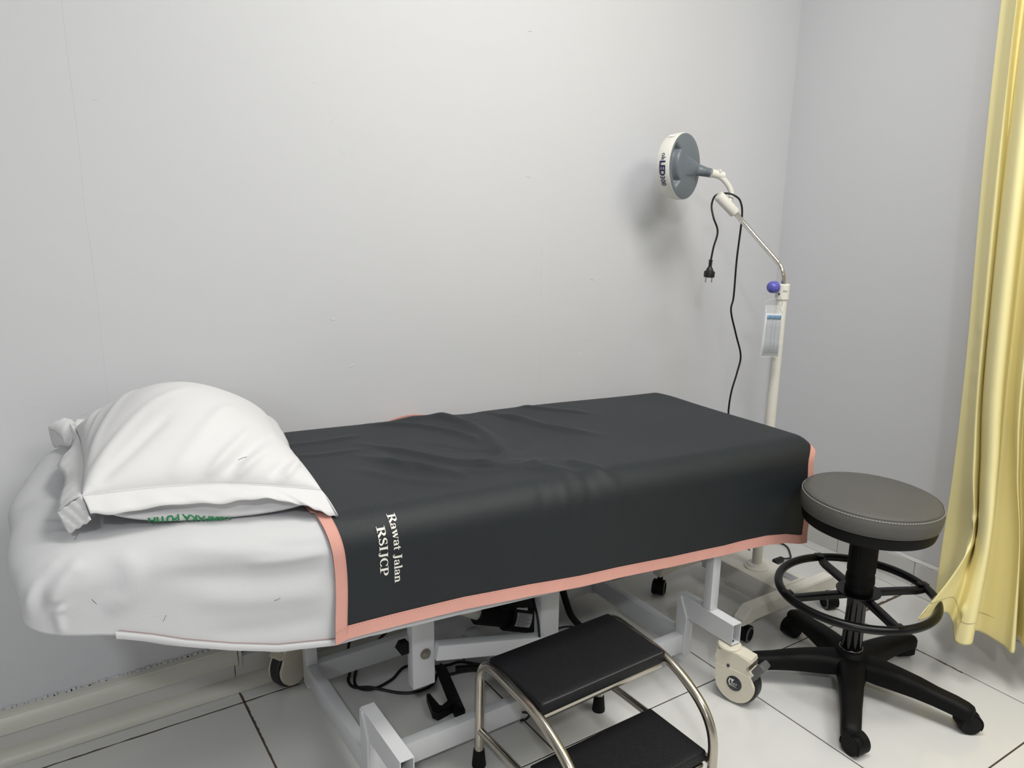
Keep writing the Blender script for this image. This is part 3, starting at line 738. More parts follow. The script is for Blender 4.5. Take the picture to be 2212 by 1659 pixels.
serif_text('lettering', 'RSIJCP', .5535, a2_+.063, a2_+.166, .0175)
at_base(cover, (0, 0, 0))

# ------------------------------------------------------------ pillow
FL, FRc, RL, RRc = [Vector(p) for p in ((.066, 1.408, .852), (.468, 1.402, .782), (.092, 1.90, .832), (.515, 1.93, .792))]
def bil(u, v): return (FL*(1-u)+FRc*u)*(1-v)+(RL*(1-u)+RRc*u)*v
def seam(u, v):
    p = bil(u, v)
    p.y += .010*math.sin(PI*u)*(1-v)-.018*math.sin(PI*u)*v       # edges drawn in slightly
    p.x += .012*math.sin(PI*v)*(1-u)-.014*math.sin(PI*v)*u
    p.z += (.012*math.sin(PI*u)*(1-v)**2)
    return p
def infl(u, v):
    a = max(0, 4*u*(1-u)); c = max(0, 4*v*(1-v)); return (a*c)**.42*(.84+.16*a*c)
def pil_top(u, v):
    p = seam(u, v); h = infl(u, v); k = .116+.034*math.sin(PI*u)*v+.020*u*v
    p.z += k*h*(1-.12*(u-.3)); return p
def pil_bot(u, v):
    p = seam(u, v); a = max(0, 4*u*(1-u)); c = max(0, 4*v*(1-v)); h = a**.42*c**.24; p.z -= .085*h
    p.y -= .060*a**.4*(1-.35*u)*math.sin(PI*min(1, (v/.22)**.6))*(1 if v < .22 else 0)
    g = ztop(p.x)+.002-max(0, 1.392-p.y)**2*8      # resting on the mattress
    if p.x > .44: g += DRO+.003
    if p.z < g: p.z = g
    return p
def ease(t): return .5-.5*math.cos(PI*t)
b = new(); NU, NV = 120, 110
grid(b, lambda i, j: pil_top(ease(i), ease(j)), NU, NV); grid(b, lambda i, j: pil_bot(ease(i), ease(j)), NU, NV)
bmesh.ops.remove_doubles(b, verts=b.verts, dist=.0004)
pillow = obj('pillow', b, MT['pillow'], ang=180)
PR = [([(.075, 1.42, .86), (.13, 1.50, .90), (.21, 1.60, .935), (.30, 1.66, .95)], 0.0053, .012),
 ([(.085, 1.415, .86), (.15, 1.46, .895), (.24, 1.55, .935)], -0.0053, .012),
 ([(.080, 1.46, .87), (.12, 1.60, .905), (.17, 1.72, .93), (.24, 1.84, .94)], 0.0034, .012),
 ([(.08, 1.58, .87), (.11, 1.70, .90), (.16, 1.82, .92), (.22, 1.90, .91)], 0.0037, .012),
 ([(.085, 1.62, .86), (.12, 1.76, .90), (.17, 1.86, .91)], -0.0037, .010),
 ([(.10, 1.72, .86), (.13, 1.82, .89), (.18, 1.89, .90)], 0.0037, .010),
 ([(.26, 1.41, .845), (.33, 1.46, .885), (.41, 1.56, .90)], 0.0090, .010),
 ([(.29, 1.41, .84), (.37, 1.47, .875), (.44, 1.56, .87)], -0.0075, .010),
 ([(.31, 1.41, .835), (.38, 1.45, .865), (.45, 1.53, .86)], 0.0090, .009),
 ([(.37, 1.41, .82), (.43, 1.45, .845), (.475, 1.52, .83)], -0.0075, .010),
 ([(.40, 1.41, .815), (.45, 1.46, .83)], 0.0075, .008),
 ([(.20, 1.41, .85), (.25, 1.46, .885), (.33, 1.56, .92), (.39, 1.62, .92)], 0.0060, .014),
 ([(.17, 1.40, .83), (.26, 1.40, .80), (.34, 1.40, .785)], 0.0105, .010),
 ([(.10, 1.41, .82), (.22, 1.405, .80), (.36, 1.40, .775)], -0.0060, .010)]
displace(pillow, PR, extra=lambda w: wav(w, 5, .0035, (26, 26, 26), 7))
tag(pillow, 'plump white pillow with a wide hemmed flange, propped at the head end of the bed', 'pillow')
def flange(name, sm, out, rows=7, n=90, sag=.004):
    A = smooth_path(sm, 16); B = smooth_path(out, 16); b = new()
    def pick(P, t): f = t*(len(P)-1); i = min(int(f), len(P)-2); return P[i].lerp(P[i+1], f-i)
    def fn(u, v):
        p = pick(A, u).lerp(pick(B, u), v); p = p.copy()
        p.z += sag*math.sin(PI*v)+.0022*v*math.sin(u*23+2)+.0012*v*math.sin(u*61)
        p.y -= .003*v*math.sin(u*17)+.0014*math.sin(u*47+3)*v
        return p
    grid(b, fn, n, rows); o = obj(name, b, MT['pillow'], pillow, ang=180)
    m = o.modifiers.new('s', 'SOLIDIFY'); m.thickness = .0022; m.offset = 0
    return o
sf = [tuple(seam(u, 0)) for u in (0, .15, .32, .5, .68, .85, 1)]
flange('flange', sf, [(.073, 1.377, .828), (.144, 1.374, .823), (.250, 1.372, .811), (.338, 1.372, .801), (.408, 1.370, .779), (.452, 1.366, .754), (.486, 1.362, .737)])
sl = [tuple(seam(0, v)) for v in (1, .82, .62, .4, .2, 0)]
flange('flange', sl, [(.080, 1.955, .835), (.083, 1.84, .812), (.046, 1.70, .822), (.052, 1.60, .822), (.036, 1.49, .824), (.028, 1.425, .824)])
# folded corner tip pointing down at the front left
b = new(); c0 = Vector((.028, 1.425, .824)); c1 = Vector((.040, 1.395, .796)); c2 = Vector((.073, 1.375, .820)); c3 = seam(0, 0)
def tip(u, v): 
    p = c3.lerp(c0, u).lerp(c2.lerp(c1, u), v); p.z += .0012*math.sin(u*19+v*7)+.001*math.sin(v*23); return p
grid(b, tip, 16, 16); o = obj('flange_corner', b, MT['pillow'], pillow, ang=180); m_ = o.modifiers.new('s', 'SOLIDIFY'); m_.thickness = .0022; m_.offset = 0
# corner curling up at the back left
def strip(name, A, B, sag=0, n=30):
    A = smooth_path(A, 8); B = smooth_path(B, 8); b = new()
    def pick(P, t): f = t*(len(P)-1); i = min(int(f), len(P)-2); return P[i].lerp(P[i+1], f-i)
    grid(b, lambda u, v: pick(A, u).lerp(pick(B, u), v)+Vector((-.3*sag*math.sin(PI*v), 0, sag*math.sin(PI*v)+.0008*math.sin(u*30+v*9))), n, 10)
    o = obj(name, b, MT['pillow'], pillow, ang=180); m = o.modifiers.new('s', 'SOLIDIFY'); m.thickness = .0022; m.offset = 0
strip('flange_corner', [(.045, 1.95, .827), (.059, 1.945, .841), (.078, 1.94, .848), (.093, 1.925, .842), (.102, 1.89, .838)], [(.045, 1.95, .827), (.058, 1.935, .820), (.067, 1.91, .810), (.069, 1.89, .800), (.078, 1.86, .806)], .004)
strip('flange_corner', [(.0455, 1.951, .826), (.058, 1.936, .819), (.067, 1.912, .809), (.069, 1.892, .799)], [(.0455, 1.957, .820), (.047, 1.962, .799), (.052, 1.957, .780), (.066, 1.93, .789)], 0)
fb = [tuple(seam(u, 1)) for u in (0, .3, .6, 1)]
flange('flange', fb, [(.10, 1.955, .835), (.24, 1.965, .842), (.38, 1.97, .838), (.53, 1.972, .765)])
frr = [tuple(seam(1, v)) for v in (0, .3, .6, 1)]
flange('flange', frr, [(.486, 1.362, .737), (.499, 1.56, .752), (.520, 1.75, .752), (.555, 1.965, .752)])
# seam cord around the body and green print on the underside
b = new(); tube(b, [Vector(p)+Vector((0, -.001, .001)) for p in smooth_path(sf, 10)], .0011, seg=6); obj('flange_seam', b, MT['pillow'], pillow)
b = new()
xs_mid = max(x for x, y in text_tris('CEMPAKA', .026, offset=.001)[0])+.004
def under(x, y):
    """the print runs upside down and disappears beneath the pillow"""
    dx = xs_mid-x; u = .355+dx*1.75; v = .0195+.13*abs(dx)+y*.95; p = pil_bot(u, max(.002, v))
    n = (pil_bot(u+.01, v)-p).cross(pil_bot(u, v+.006)-p).normalized()
    if n.y > 0: n = -n
    return p+n*.0038
put_text(b, 'CEMPAKA PUTIH', .026, under, offset=.001)
bmesh.ops.subdivide_edges(b, edges=[e for e in b.edges if e.calc_length() > .01], cuts=2)
obj('lettering', b, MT['green'], pillow, smooth=False)
b = new(); q = pil_top(.66, .04); tube(b, [q+Vector((-.008, -.004, .003)), q+Vector((0, -.004, .006)), q+Vector((.008, -.003, .006))], .0005, seg=5); obj('stray_thread', b, MT['darkink'], pillow)
at_base(pillow, (0, 0, 0))

# ------------------------------------------------------------ furniture casters
def twin_caster(par, top, ang, r=.025, rim=False, steel=False, stem=.02, m='black'):
    """small twin-wheel caster: hood mesh with its two wheels as sub-parts; top = point where the stem enters"""
    t = Vector((math.cos(ang), math.sin(ang), 0)); n = Vector((t.y, -t.x, 0)); u = Vector((0, 0, 1)); top = Vector(top)
    F = Matrix((t, u, n)).transposed(); c = Vector((top.x, top.y, 0))+t*.016+u*r
    w = r*.86; b = new()
    outer = arc(0, 0, r*1.13, -28, 200, 20); inner = arc(0, 0, r*1.04, 200, -28, 20)
    prism(b, outer+inner, -w*.92, w*.92, F, c, bev=.0006)
    prism(b, arc(0, 0, r*1.1, 0, 360, 28)[:-1], -r*.12, r*.12, F, c+u*0+Vector((0, 0, .0)) if False else c+u*.0035, bev=.0006)
    cyl(b, Vector((top.x, top.y, r*1.0)), Vector((top.x, top.y, top.z)), r*.36, r*.40, 20)
    h = obj('caster', b, MT[m], par, ang=40)
    for s in (-1, 1):
        b = new(); a0, a1 = r*.16, w
        if rim: lathe(b, [(r*.5, a0), (r*.96, a0), (r, a0+.002), (r, a1-.003), (r*.94, a1), (r*.74, a1), (r*.72, a1-.0015), (.0001, a1-.0015)], c, n*s, 36)
        else: lathe(b, [(r*.5, a0), (r*.94, a0), (r, a0+.002), (r, a1-.0035), (r*.93, a1-.0005), (r*.86, a1), (.0001, a1)], c, n*s, 36)
        wh = obj('wheel', b, MT['rubber' if not rim else 'black'], h)
        if rim:
            b = new(); lathe(b, [(r*1.003, a1-.005), (r*1.003, a1-.0025), (r*.95, a1+.0006), (r*.76, a1+.0006)], c, n*s, 36, cap=False); obj('rim', b, MT['greyp'], h)
    return h

# ------------------------------------------------------------ examination lamp
PX, PY = 2.02, 1.59
lamp = thing('examination_lamp', (PX, PY, 0), 'mobile examination lamp with round grey head on bent chrome arm at the bed foot', 'lamp')
IV = MT['ivoryb']
b = new()   # central box
box(b, (1.955, 1.455, .058), (2.10, 1.775, .121), .006); obj('base_box', b, IV, lamp)
def crossbar(y0, y1, zt=.118):
    b = new(); o = Vector((0, y0, 0)); poly = [(1.768, zt), (1.745, zt-.045), (1.785, zt-.045), (1.80, zt-.040), (2.215, zt-.040), (2.232, zt-.045), (2.272, zt-.045), (2.245, zt)]
    poly = [(1.795, zt), (1.762, zt-.030), (1.762, zt-.052), (1.80, zt-.052), (1.815, zt-.040), (2.165, zt-.040), (2.18, zt-.052), (2.218, zt-.052), (2.218, zt-.030), (2.19, zt)]
    F = Matrix(((1, 0, 0), (0, 0, 1), (0, 1, 0))); prism(b, [(x, z) for x, z in poly], 0, y1-y0, F, o, bev=.003); obj('base_leg', b, IV, lamp)
crossbar(1.414, 1.454); crossbar(1.776, 1.816)
for (x, y, a) in ((1.782, 1.434, 15), (2.198, 1.434, -110), (1.782, 1.797, 215), (2.198, 1.797, 30)):
    cst = twin_caster(lamp, (x, y, .068), math.radians(a), r=.0245, rim=True)
    b = new(); cyl(b, (x, y, .056), (x, y, .068), .008, seg=6); obj('stem_nut', b, MT['steel'], cst, ang=20)
decal('label', (2.055, 1.492, .1214), (0, -1, 0), (1, 0, 0), .062, .040, MT['silver'], lamp)
decal_lines('label_print', (2.055, 1.492, .1214), (0, -1, 0), (1, 0, 0), [(-.027, .0135, .02, .0150), (-.027, .008, .012, .0095), (-.027, .003, .027, .0040), (-.02, -.003, .027, -.002), (-.018, -.0130, .006, -.009), (.008, -.0125, .02, -.0095)], MT['ink'], lamp)
decal_lines('label_print', (2.055, 1.492, .1214), (0, -1, 0), (1, 0, 0), [(-.018, -.0130, .004, -.0095)], MT['red'], lamp, .0010)
b = new(); lathe(b, [(.040, .121), (.040, .126), (.036, .129), (.033, .130), (.031, .134), (.027, .136), (.0165, .137)], (PX, PY, 0), (0, 0, 1), 48); obj('pole_flange', b, IV, lamp)
b = new(); cyl(b, (PX, PY, .125), (PX, PY, 1.03), .0165, seg=40); pole = obj('pole', b, MT['ivoryb'], lamp)
b = new(); lathe(b, [(.0178, 1.027), (.0205, 1.029), (.0208, 1.045), (.0208, 1.073), (.0195, 1.0745), (.0125, 1.0745)], (PX, PY, 0), (0, 0, 1), 44); col_ = obj('collar', b, MT['ivory'], lamp)
b = new()
va = Vector((-.80, -.60, 0)).normalized(); hd = Vector((.60, -.80, 0))
def oncol(x, y):
    a = math.atan2(-.79, -.30)-.5+x/.021; return Vector((PX+.0212*math.cos(a), PY+.0212*math.sin(a), 1.052+y))
put_text(b, 'Exar', .0085, oncol, shear=.3); put_text(b, 'no', .0075, lambda x, y: oncol(x+.026, y), shear=.3)
obj('handwriting', b, MT['darkink'], col_, smooth=False)
# violet knob with grip flutes
kd = Vector((-.97, .20, 0)).normalized(); kc = Vector((PX, PY, 1.070-.004))
b = new(); F = frame_of(kd); rs = []
for h, r, fl_ in ((.0225, .012, 0), (.0235, .0165, .3), (.027, .0180, 1), (.037, .0185, 1), (.041, .0182, .4), (.047, .0165, 0), (.051, .0135, 0), (.0535, .009, 0), (.0545, .004, 0)):
    rs.append([kc+F@Vector(((r-.0011*fl_*(math.cos(i*PI*2/60*14) > .55))*math.cos(2*PI*i/60), (r-.0011*fl_*(math.cos(i*PI*2/60*14) > .55))*math.sin(2*PI*i/60), h)) for i in range(60)])
rings(b, rs); kn = obj('knob', b, MT['knob'], lamp, ang=40)
b = new(); cyl(b, kc+kd*.018, kc+kd*.027, .0045, seg=14); obj('knob_screw', b, MT['steel'], kn)
# chrome arm
b = new(); path = fillet_path([(PX, PY, 1.03), (PX, PY, 1.118), (1.990, 1.787, 1.290)], .045, 10)
tube(b, path, .0078, seg=20); obj('arm', b, MT['chrome2'], lamp, ang=60)
ha, hb = Vector((1.992, 1.780, 1.283)), Vector((1.934, 1.806, 1.340)); hdv = (hb-ha).normalized()
b = new(); lathe(b, [(.009, -.002), (.0165, 0), (.0172, .004), (.0172, .074), (.0160, .079), (.012, .081), (.006, .0815)], ha, hdv, 32); obj('arm_handle', b, MT['ivory'], lamp)
# curved neck link from the handle to the head
hc = Vector((1.850, 1.870, 1.424)); nb = Vector((.30, -.954, .02)).normalized(); ax = Vector((nb.y*-1, nb.x, 0)).normalized(); ay = nb.cross(ax)
if ay.z < 0: ay = -ay
jc = Vector((1.936, 1.822, 1.402))
b = new(); tube(b, smooth_path([jc+Vector((.004, 0, -.004)), (1.960, 1.812, 1.388), (1.982, 1.802, 1.362), (1.988, 1.796, 1.338), (1.975, 1.792, 1.316)], 8), .0088, seg=18); obj('arm_link', b, MT['ivory'], lamp)
b = new(); cyl(b, jc-Vector((.014, -.005, -.003)), jc+Vector((.028, -.008, -.006)), .0128, seg=28); box(b, (jc.x+.004, jc.y-.016, jc.z+.004), (jc.x+.012, jc.y+.0, jc.z+.014), .002)
obj('swivel_joint', b, MT['ivory'], lamp)
# head: ivory bowl, grey back plate, neck
R0 = .1015
b = new(); lathe(b, [(R0*.90, -.050), (R0*.955, -.046), (R0*1.0, -.030), (R0*1.015, -.008), (R0*1.0, -.001), (R0*.93, .001), (R0*.93, -.04)], hc, nb, 72, cap=False); hd_ = obj('lamp_head', b, MT['ivory'], lamp)
b = new(); lathe(b, [(R0*.89, -.0505), (.001, -.0525)], hc, nb, 60, cap=False); obj('lens', b, MT['lens'], hd_)
def plate(a, rr):
    x, y = rr*math.cos(a), rr*math.sin(a)          # x to the arm side, y up, unit disc
    dome = .010*(1-rr**2)+.003*(1-rr**6)
    # crescent grip on the far side from the arm
    ang_ = math.atan2(y-.03, -x); rad = math.hypot(x, y-.03); k = 0
    lim = math.radians(46)
    d1 = abs(rad-.75)-.115; d2 = (abs(ang_)-lim)*.70; d = math.hypot(max(d1, 0), max(d2, 0)) if max(d1, d2) > 0 else max(d1, d2)
    k = 1/(1+math.exp(min(40, (d+.01)/.016)))
    # raised neck flowing from the middle to the arm
    nx = (x*math.cos(.22)-y*math.sin(.22)); ny = x*math.sin(.22)+y*math.cos(.22)
    wd = .38-.20*max(0, min(1, (nx+.25)/1.1)); rise = max(0, min(1, (nx+.35)/1.2))**1.3
    nk = .046*rise*math.exp(-(ny/wd)**2*1.1)
    return hc+ax*(x*R0)+ay*(y*R0)+nb*(dome-.021*k)
SG = 1 if ax.x > 0 else -1
b = new(); nr, na = 70, 200
V = [[b.verts.new(plate(2*PI*i/na if SG > 0 else PI-2*PI*i/na, (j/nr)**.9*.985)) for i in range(na)] for j in range(1, nr+1)]
cv = b.verts.new(plate(0, 0))
for i in range(na): b.faces.new((cv, V[0][i], V[0][(i+1) % na]))
for j in range(nr-1):
    for i in range(na): b.faces.new((V[j][i], V[j+1][i], V[j+1][(i+1) % na], V[j][(i+1) % na]))
for i in range(na):
    p0, p1 = V[-1][i], V[-1][(i+1) % na]
E2 = [b.verts.new(v.co-nb*.004+(v.co-hc-nb*(v.co-hc).dot(nb)).normalized()*.0014) for v in V[-1]]
for i in range(na): b.faces.new((V[-1][i], E2[i], E2[(i+1) % na], V[-1][(i+1) % na]))
obj('back_plate', b, MT['lampgrey'], hd_, ang=60)
sx = 1 if ax.x > 0 else -1
def loc(x, y, z): return hc+ax*sx*x+ay*y+nb*z
b = new(); rs = []
tj = (jc-loc(.060, -.012, .018)).normalized()
sec = [(loc(-.038, .004, .0100), .030, .0006), (loc(-.020, .002, .0105), .0335, .0035), (loc(.005, -.001, .0105), .0300, .0085), (loc(.030, -.005, .0110), .0245, .0130), (loc(.052, -.009, .0150), .0195, .0150), (jc-tj*.036, .0158, .0152), (jc-tj*.022, .0143, .0143), (jc-tj*.012, .0140, .0140), (jc-tj*.009, .0125, .0125)]
for i, (c, w, h) in enumerate(sec):
    dcl = (sec[min(i+1, len(sec)-1)][0]-sec[max(i-1, 0)][0]).normalized(); sd = nb.cross(dcl).normalized(); nn = dcl.cross(sd).normalized()
    if nn.dot(nb) < 0: nn = -nn
    rs.append([c+sd*w*math.cos(2*PI*q/40)+nn*h*math.sin(2*PI*q/40) for q in range(40)])
fine = []
for i in range(len(rs)-1):
    for q in range(4):
        t = q/4; r0, r1, r2_, r3 = rs[max(i-1, 0)], rs[i], rs[i+1], rs[min(i+2, len(rs)-1)]
        fine.append([.5*((2*b1)+(c2-a0)*t+(2*a0-5*b1+4*c2-d3)*t*t+(3*b1-a0-3*c2+d3)*t**3) for a0, b1, c2, d3 in zip(r0, r1, r2_, r3)])
fine.append(rs[-1]); rings(b, fine); obj('head_neck', b, MT['lampgrey'], hd_, ang=60)
# maker's lettering around the rim
b = new()
def onrim(x, y, rr=1.013):
    a = math.radians(158)+x/(R0*1.0); return hc+ax*sx*(math.cos(a)*R0*rr*1.006)+ay*(math.sin(a)*R0*rr*1.006)+nb*(-.032+y)
put_text(b, 'ok', .022, lambda x, y: onrim(x, y+.003), offset=0)
put_text(b, 'LED', .026, lambda x, y: onrim(x+.0235, y), offset=.0011)
put_text(b, '300', .022, lambda x, y: onrim(x+.0235+.045, y+.001), offset=.0003)
bmesh.ops.subdivide_edges(b, edges=[e for e in b.edges if e.calc_length() > .006], cuts=1)
obj('lettering', b, MT['navy'], hd_, smooth=False)
b = new()
for k in (0, 1, 2): 
    q = lambda w, z, k=k: hc+ax*sx*(math.cos(math.radians(118)+w)*R0*1.02)+ay*(math.sin(math.radians(118)+w)*R0*1.02)+nb*z
b.faces.new([b.verts.new(q(w, z)) for w, z in ((-.07, -.034), (.07, -.034), (.07, -.012), (-.07, -.012))]); obj('rating_label', b, MT['paper'], hd_, smooth=False)
# mains cord hung over the handle
CORD = [(2.06, 1.74, .10), (2.05, 1.78, .30), (2.045, 1.78, .46), (2.045, 1.78, .563), (2.038, 1.78, .622), (2.045, 1.78, .687), (2.065, 1.78, .75), (2.076, 1.78, .808), (2.044, 1.78, .884), (2.011, 1.78, .965), (2.018, 1.78, 1.014), (2.013, 1.775, 1.135), (2.010, 1.765, 1.268), (1.998, 1.765, 1.317), (1.980, 1.775, 1.336), (1.961, 1.795, 1.343), (1.944, 1.822, 1.335), (1.933, 1.825, 1.305), (1.929, 1.81, 1.268), (1.942, 1.80, 1.224), (1.928, 1.80, 1.173), (1.920, 1.80, 1.129)]
b = new(); tube(b, smooth_path(CORD, 10), .0032, seg=10); cord = obj('power_cord', b, MT['cable'], lamp)
b = new(); pc = Vector((1.920, 1.80, 1.131)); dn = Vector((-.05, 0, -1)).normalized()
for i in range(5): lathe(b, [(.0042, -.0006), (.0066-.0002*i, 0), (.0066-.0002*i, .003), (.0042, .0036)], pc+dn*(-.004+i*.0046), dn, 16)
lathe(b, [(.006, .018), (.0085, .022), (.0105, .026), (.0120, .030), (.0165, .033), (.0175, .036), (.0172, .050), (.0155, .052)], pc, dn, 28)
pg = obj('plug', b, MT['cable'], cord)
for s in (-1, 1):
    b = new(); q = pc+Vector((.8, -.6, 0))*.0095*s; cyl(b, q+dn*.050, q+dn*.068, .0022, seg=12); obj('pin', b, MT['chrome'], cord)
b = new(); tube(b, smooth_path([(2.333, 1.722, .012), (2.374, 1.720, .005), (2.396, 1.734, .005), (2.444, 1.788, .005), (2.446, 1.835, .005), (2.40, 1.91, .005), (2.2, 1.93, .005), (2.08, 1.86, .03), (2.06, 1.80, .09)], 8), .0032, seg=8); obj('power_cord', b, MT['cable'], lamp)
b = new(); box(b, (2.285, 1.712, .002), (2.335, 1.732, .020), .004); obj('adapter', b, MT['cable'], lamp)

# hanging record card
card = thing('record_card', (1.965, 1.555, .93), 'small laminated record card with blue table heading, tied below the violet lamp knob', 'card')
cx_, cu = Vector((1.953, 1.560, .932)), Vector((.90, -.43, -.05)).normalized(); cv_ = Vector((.025, .0, 1)).normalized(); cn = cu.cross(cv_)
def cpt(x, y, z=0):
    bend = .003*math.sin((x/.035+.2)*1.3); return cx_+cu*x+cv_*y-cn*0+cu.cross(cv_)*(-z-bend)
sgn = -1 if cu.cross(cv_).y > 0 else 1
def sheetpiece(name, x0, x1, y0, y1, z0, m, nx=10, ny=4, par=card):
    b = new(); grid(b, lambda u, v: cpt(x0+(x1-x0)*u, y0+(y1-y0)*v, z0*-sgn*-1), nx, ny); o = obj(name, b, m, par, ang=180); md = o.modifiers.new('s', 'SOLIDIFY'); md.thickness = .0003; return o
front = 1 if cu.cross(cv_).y > 0 else -1      # offset sign that moves towards the camera
pap = sheetpiece('paper', -.028, .028, -.072, .060, 0, MT['paper'])
sheetpiece('plastic_sleeve', -.033, .033, -.076, .085, .0004*front, MT['clear'])
sheetpiece('table_heading', -.0235, .0235, .043, .055, .0016*front, MT['blue'], par=pap)
b = new()
def ln(x0, y0, x1, y1):
    n = 6; A = [b.verts.new(cpt(x0+(x1-x0)*i/n, y0+(0)*i, .0026*front)) for i in range(n+1)]; B = [b.verts.new(cpt(x0+(x1-x0)*i/n, y1, .0026*front)) for i in range(n+1)]
    for i in range(n): b.faces.new((A[i], A[i+1], B[i+1], B[i]))
for k in range(26): ln(-.0235, .042-k*.0042, .0235, .0430-k*.0042)
for x in (-.0235, -.004, .0075, .0230): ln(x, -.063, x+.0006, .043)
o = obj('table_rules', b, MT['ink'], pap, smooth=False); o['kind'] = 'stuff'
b = new()
for x0, x1 in ((-.018, -.008), (-.003, .006), (.009, .015), (.0165, .0225)):
    ln(x0, .0505, x1, .0512); ln(x0+.001, .0475, x1-.001, .0482)
obj('heading_print', b, MT['ink'], pap, smooth=False)
b = new(); tube(b, smooth_path([(1.985, 1.575, 1.050), (1.978, 1.562, 1.038), (1.982, 1.556, 1.022), (1.974, 1.556, 1.010), (1.972, 1.555, 1.004), (1.978, 1.554, .998), (1.982, 1.552, .990)], 8), .0009, seg=6); obj('string', b, MT['string'], card)
b = new(); lathe(b, [(.003, 0), (.003, .006)], (1.984, 1.573, 1.044), (0, 0, 1), 10); obj('string_knot', b, MT['cable'], card)
b = new(); tube(b, [tuple(cpt(.036*math.cos(a)-.002, .083+.022*math.sin(a), .001*front)) for a in np.linspace(.15, PI-.1, 24)], .0006, seg=6); obj('plastic_loop', b, MT['clear'], card)

# ------------------------------------------------------------ stool
SX, SY = 1.878, 1.132
BX, BY_ = 1.871, 1.120; AF = (.93, .96, 1, 1, 1)
stool = thing('swivel_stool', (SX, SY, 0), 'round grey-topped swivel stool with black footring and five-star base, beside the foot of the bed', 'stool')
b = new(); lathe(b, [(.045, .060), (.050, .070), (.046, .098), (.040, .107), (.036, .112), (.033, .113)], ((SX+BX)/2, (SY+BY_)/2, 0), (0, 0, 1), 48); obj('base_hub', b, MT['black'], stool)
for k in range(5):
    a = math.radians(-1.5+72*k); d = Vector((math.cos(a), math.sin(a), 0)); n = Vector((-d.y, d.x, 0)); u = Vector((0, 0, 1)); b = new(); rs = []
    prof = [(.020, .098, .048, .044), (.045, .102, .040, .036), (.075, .104, .046, .0300), (.12, .102, .044, .0265), (.17, .097, .039, .0245), (.215, .089, .034, .0225), (.262, .084, .034, .0215), (.290, .078, .032, .021), (.303, .073, .028, .018), (.308, .068, .018, .012)]
    for q, zt, h, w in prof:
        w *= 1.12; h *= 1.12; q = q*AF[k] if q > .05 else q
        s = [(-w, -h), (-w, -h*.35), (-w*.80, -.004), (-w*.45, 0), (w*.45, 0), (w*.80, -.004), (w, -h*.35), (w, -h), (w*.82, -h), (-w*.82, -h)]
        rs.append([Vector((BX, BY_, 0))+d*q+n*x+u*(zt+z) for x, z in s])
    rings(b, rs); obj('base_arm', b, MT['black'], stool, ang=50)
    twin_caster(stool, (BX+d.x*.282*AF[k], BY_+d.y*.282*AF[k], .058), math.radians([63, 178, 215, -95, -38][k]), r=.0265)
b = new(); lathe(b, [(.0335, .105), (.0335, .108), (.0275, .112), (.0255, .24), (.0262, .244), (.0262, .30)], (SX, SY, 0), (0, 0, 1), 48); obj('gas_tube', b, MT['gloss'], stool)
b = new(); tube(b, [(SX+.030*math.cos(t), SY+.030*math.sin(t), .1135+.0012*math.sin(t*7)) for t in np.linspace(0, 2*PI, 60)], .0014, seg=6); obj('worn_ring', b, MT['steel'], stool)
pr_ = [(.030, .288), (.0365, .290), (.0372, .300), (.0345, .304), (.0345, .314), (.0385, .317), (.0375, .330)]
rs = []
b = new(); NS = 96
for r, z in pr_+[(.0370, .336), (.0345, .34), (.0370, .350), (.0372, .430), (.0372, .470)]:
    flt = .0006 if z > .345 else 0
    rs.append([(SX+(r-flt*(1 if i % 4 < 2 else 0))*math.cos(2*PI*i/NS), SY+(r-flt*(1 if i % 4 < 2 else 0))*math.sin(2*PI*i/NS), z) for i in range(NS)])
rings(b, rs); obj('column_sleeve', b, MT['black'], stool, ang=50)
cr = Vector((1.877, 1.139, .284))
b = new(); tube(b, [cr+Vector((.2035*math.cos(2*PI*i/120), .2035*math.sin(2*PI*i/120), 0)) for i in range(120)], .0115, seg=16, closed=True, cap=False); fr_ = obj('footring', b, MT['satin'], stool)
b = new(); lathe(b, [(.030, .287), (.058, .287), (.0585, .2885), (.058, .290), (.030, .290)], (SX, SY, 0), (0, 0, 1), 56); obj('footring_plate', b, MT['satin'], stool)
for a in (65, 155, -25, -115):
    a = math.radians(a); d = Vector((math.cos(a), math.sin(a), 0)); n = Vector((-d.y, d.x, 0)); u = Vector((0, 0, 1)); b = new(); rs = []
    for q, w, dz in ((.030, .013, 0), (.11, .0125, -.001), (.17, .012, -.003), (.190, .011, -.001), (.199, .009, .003)):
        s = [(-w, -.013), (-w, -.001), (-w+.004, .001), (w-.004, .001), (w, -.001), (w, -.013), (w-.002, -.013), (w-.002, -.003), (-w+.002, -.003), (-w+.002, -.013)]
        rs.append([Vector((SX, SY, .287))+d*q+n*x+u*(z+dz) for x, z in s])
    rings(b, rs); obj('footring_spoke', b, MT['satin'], stool, ang=30)
    b = new(); mt = Matrix.Translation(Vector((cr.x, cr.y, cr.z+.0085))+d*.2) @ frame_of(u, n).to_4x4(); box(b, (-.013, -.010, -.002), (.013, .010, .002), .0006, mt=mt); obj('weld_tab', b, MT['satin'], stool)
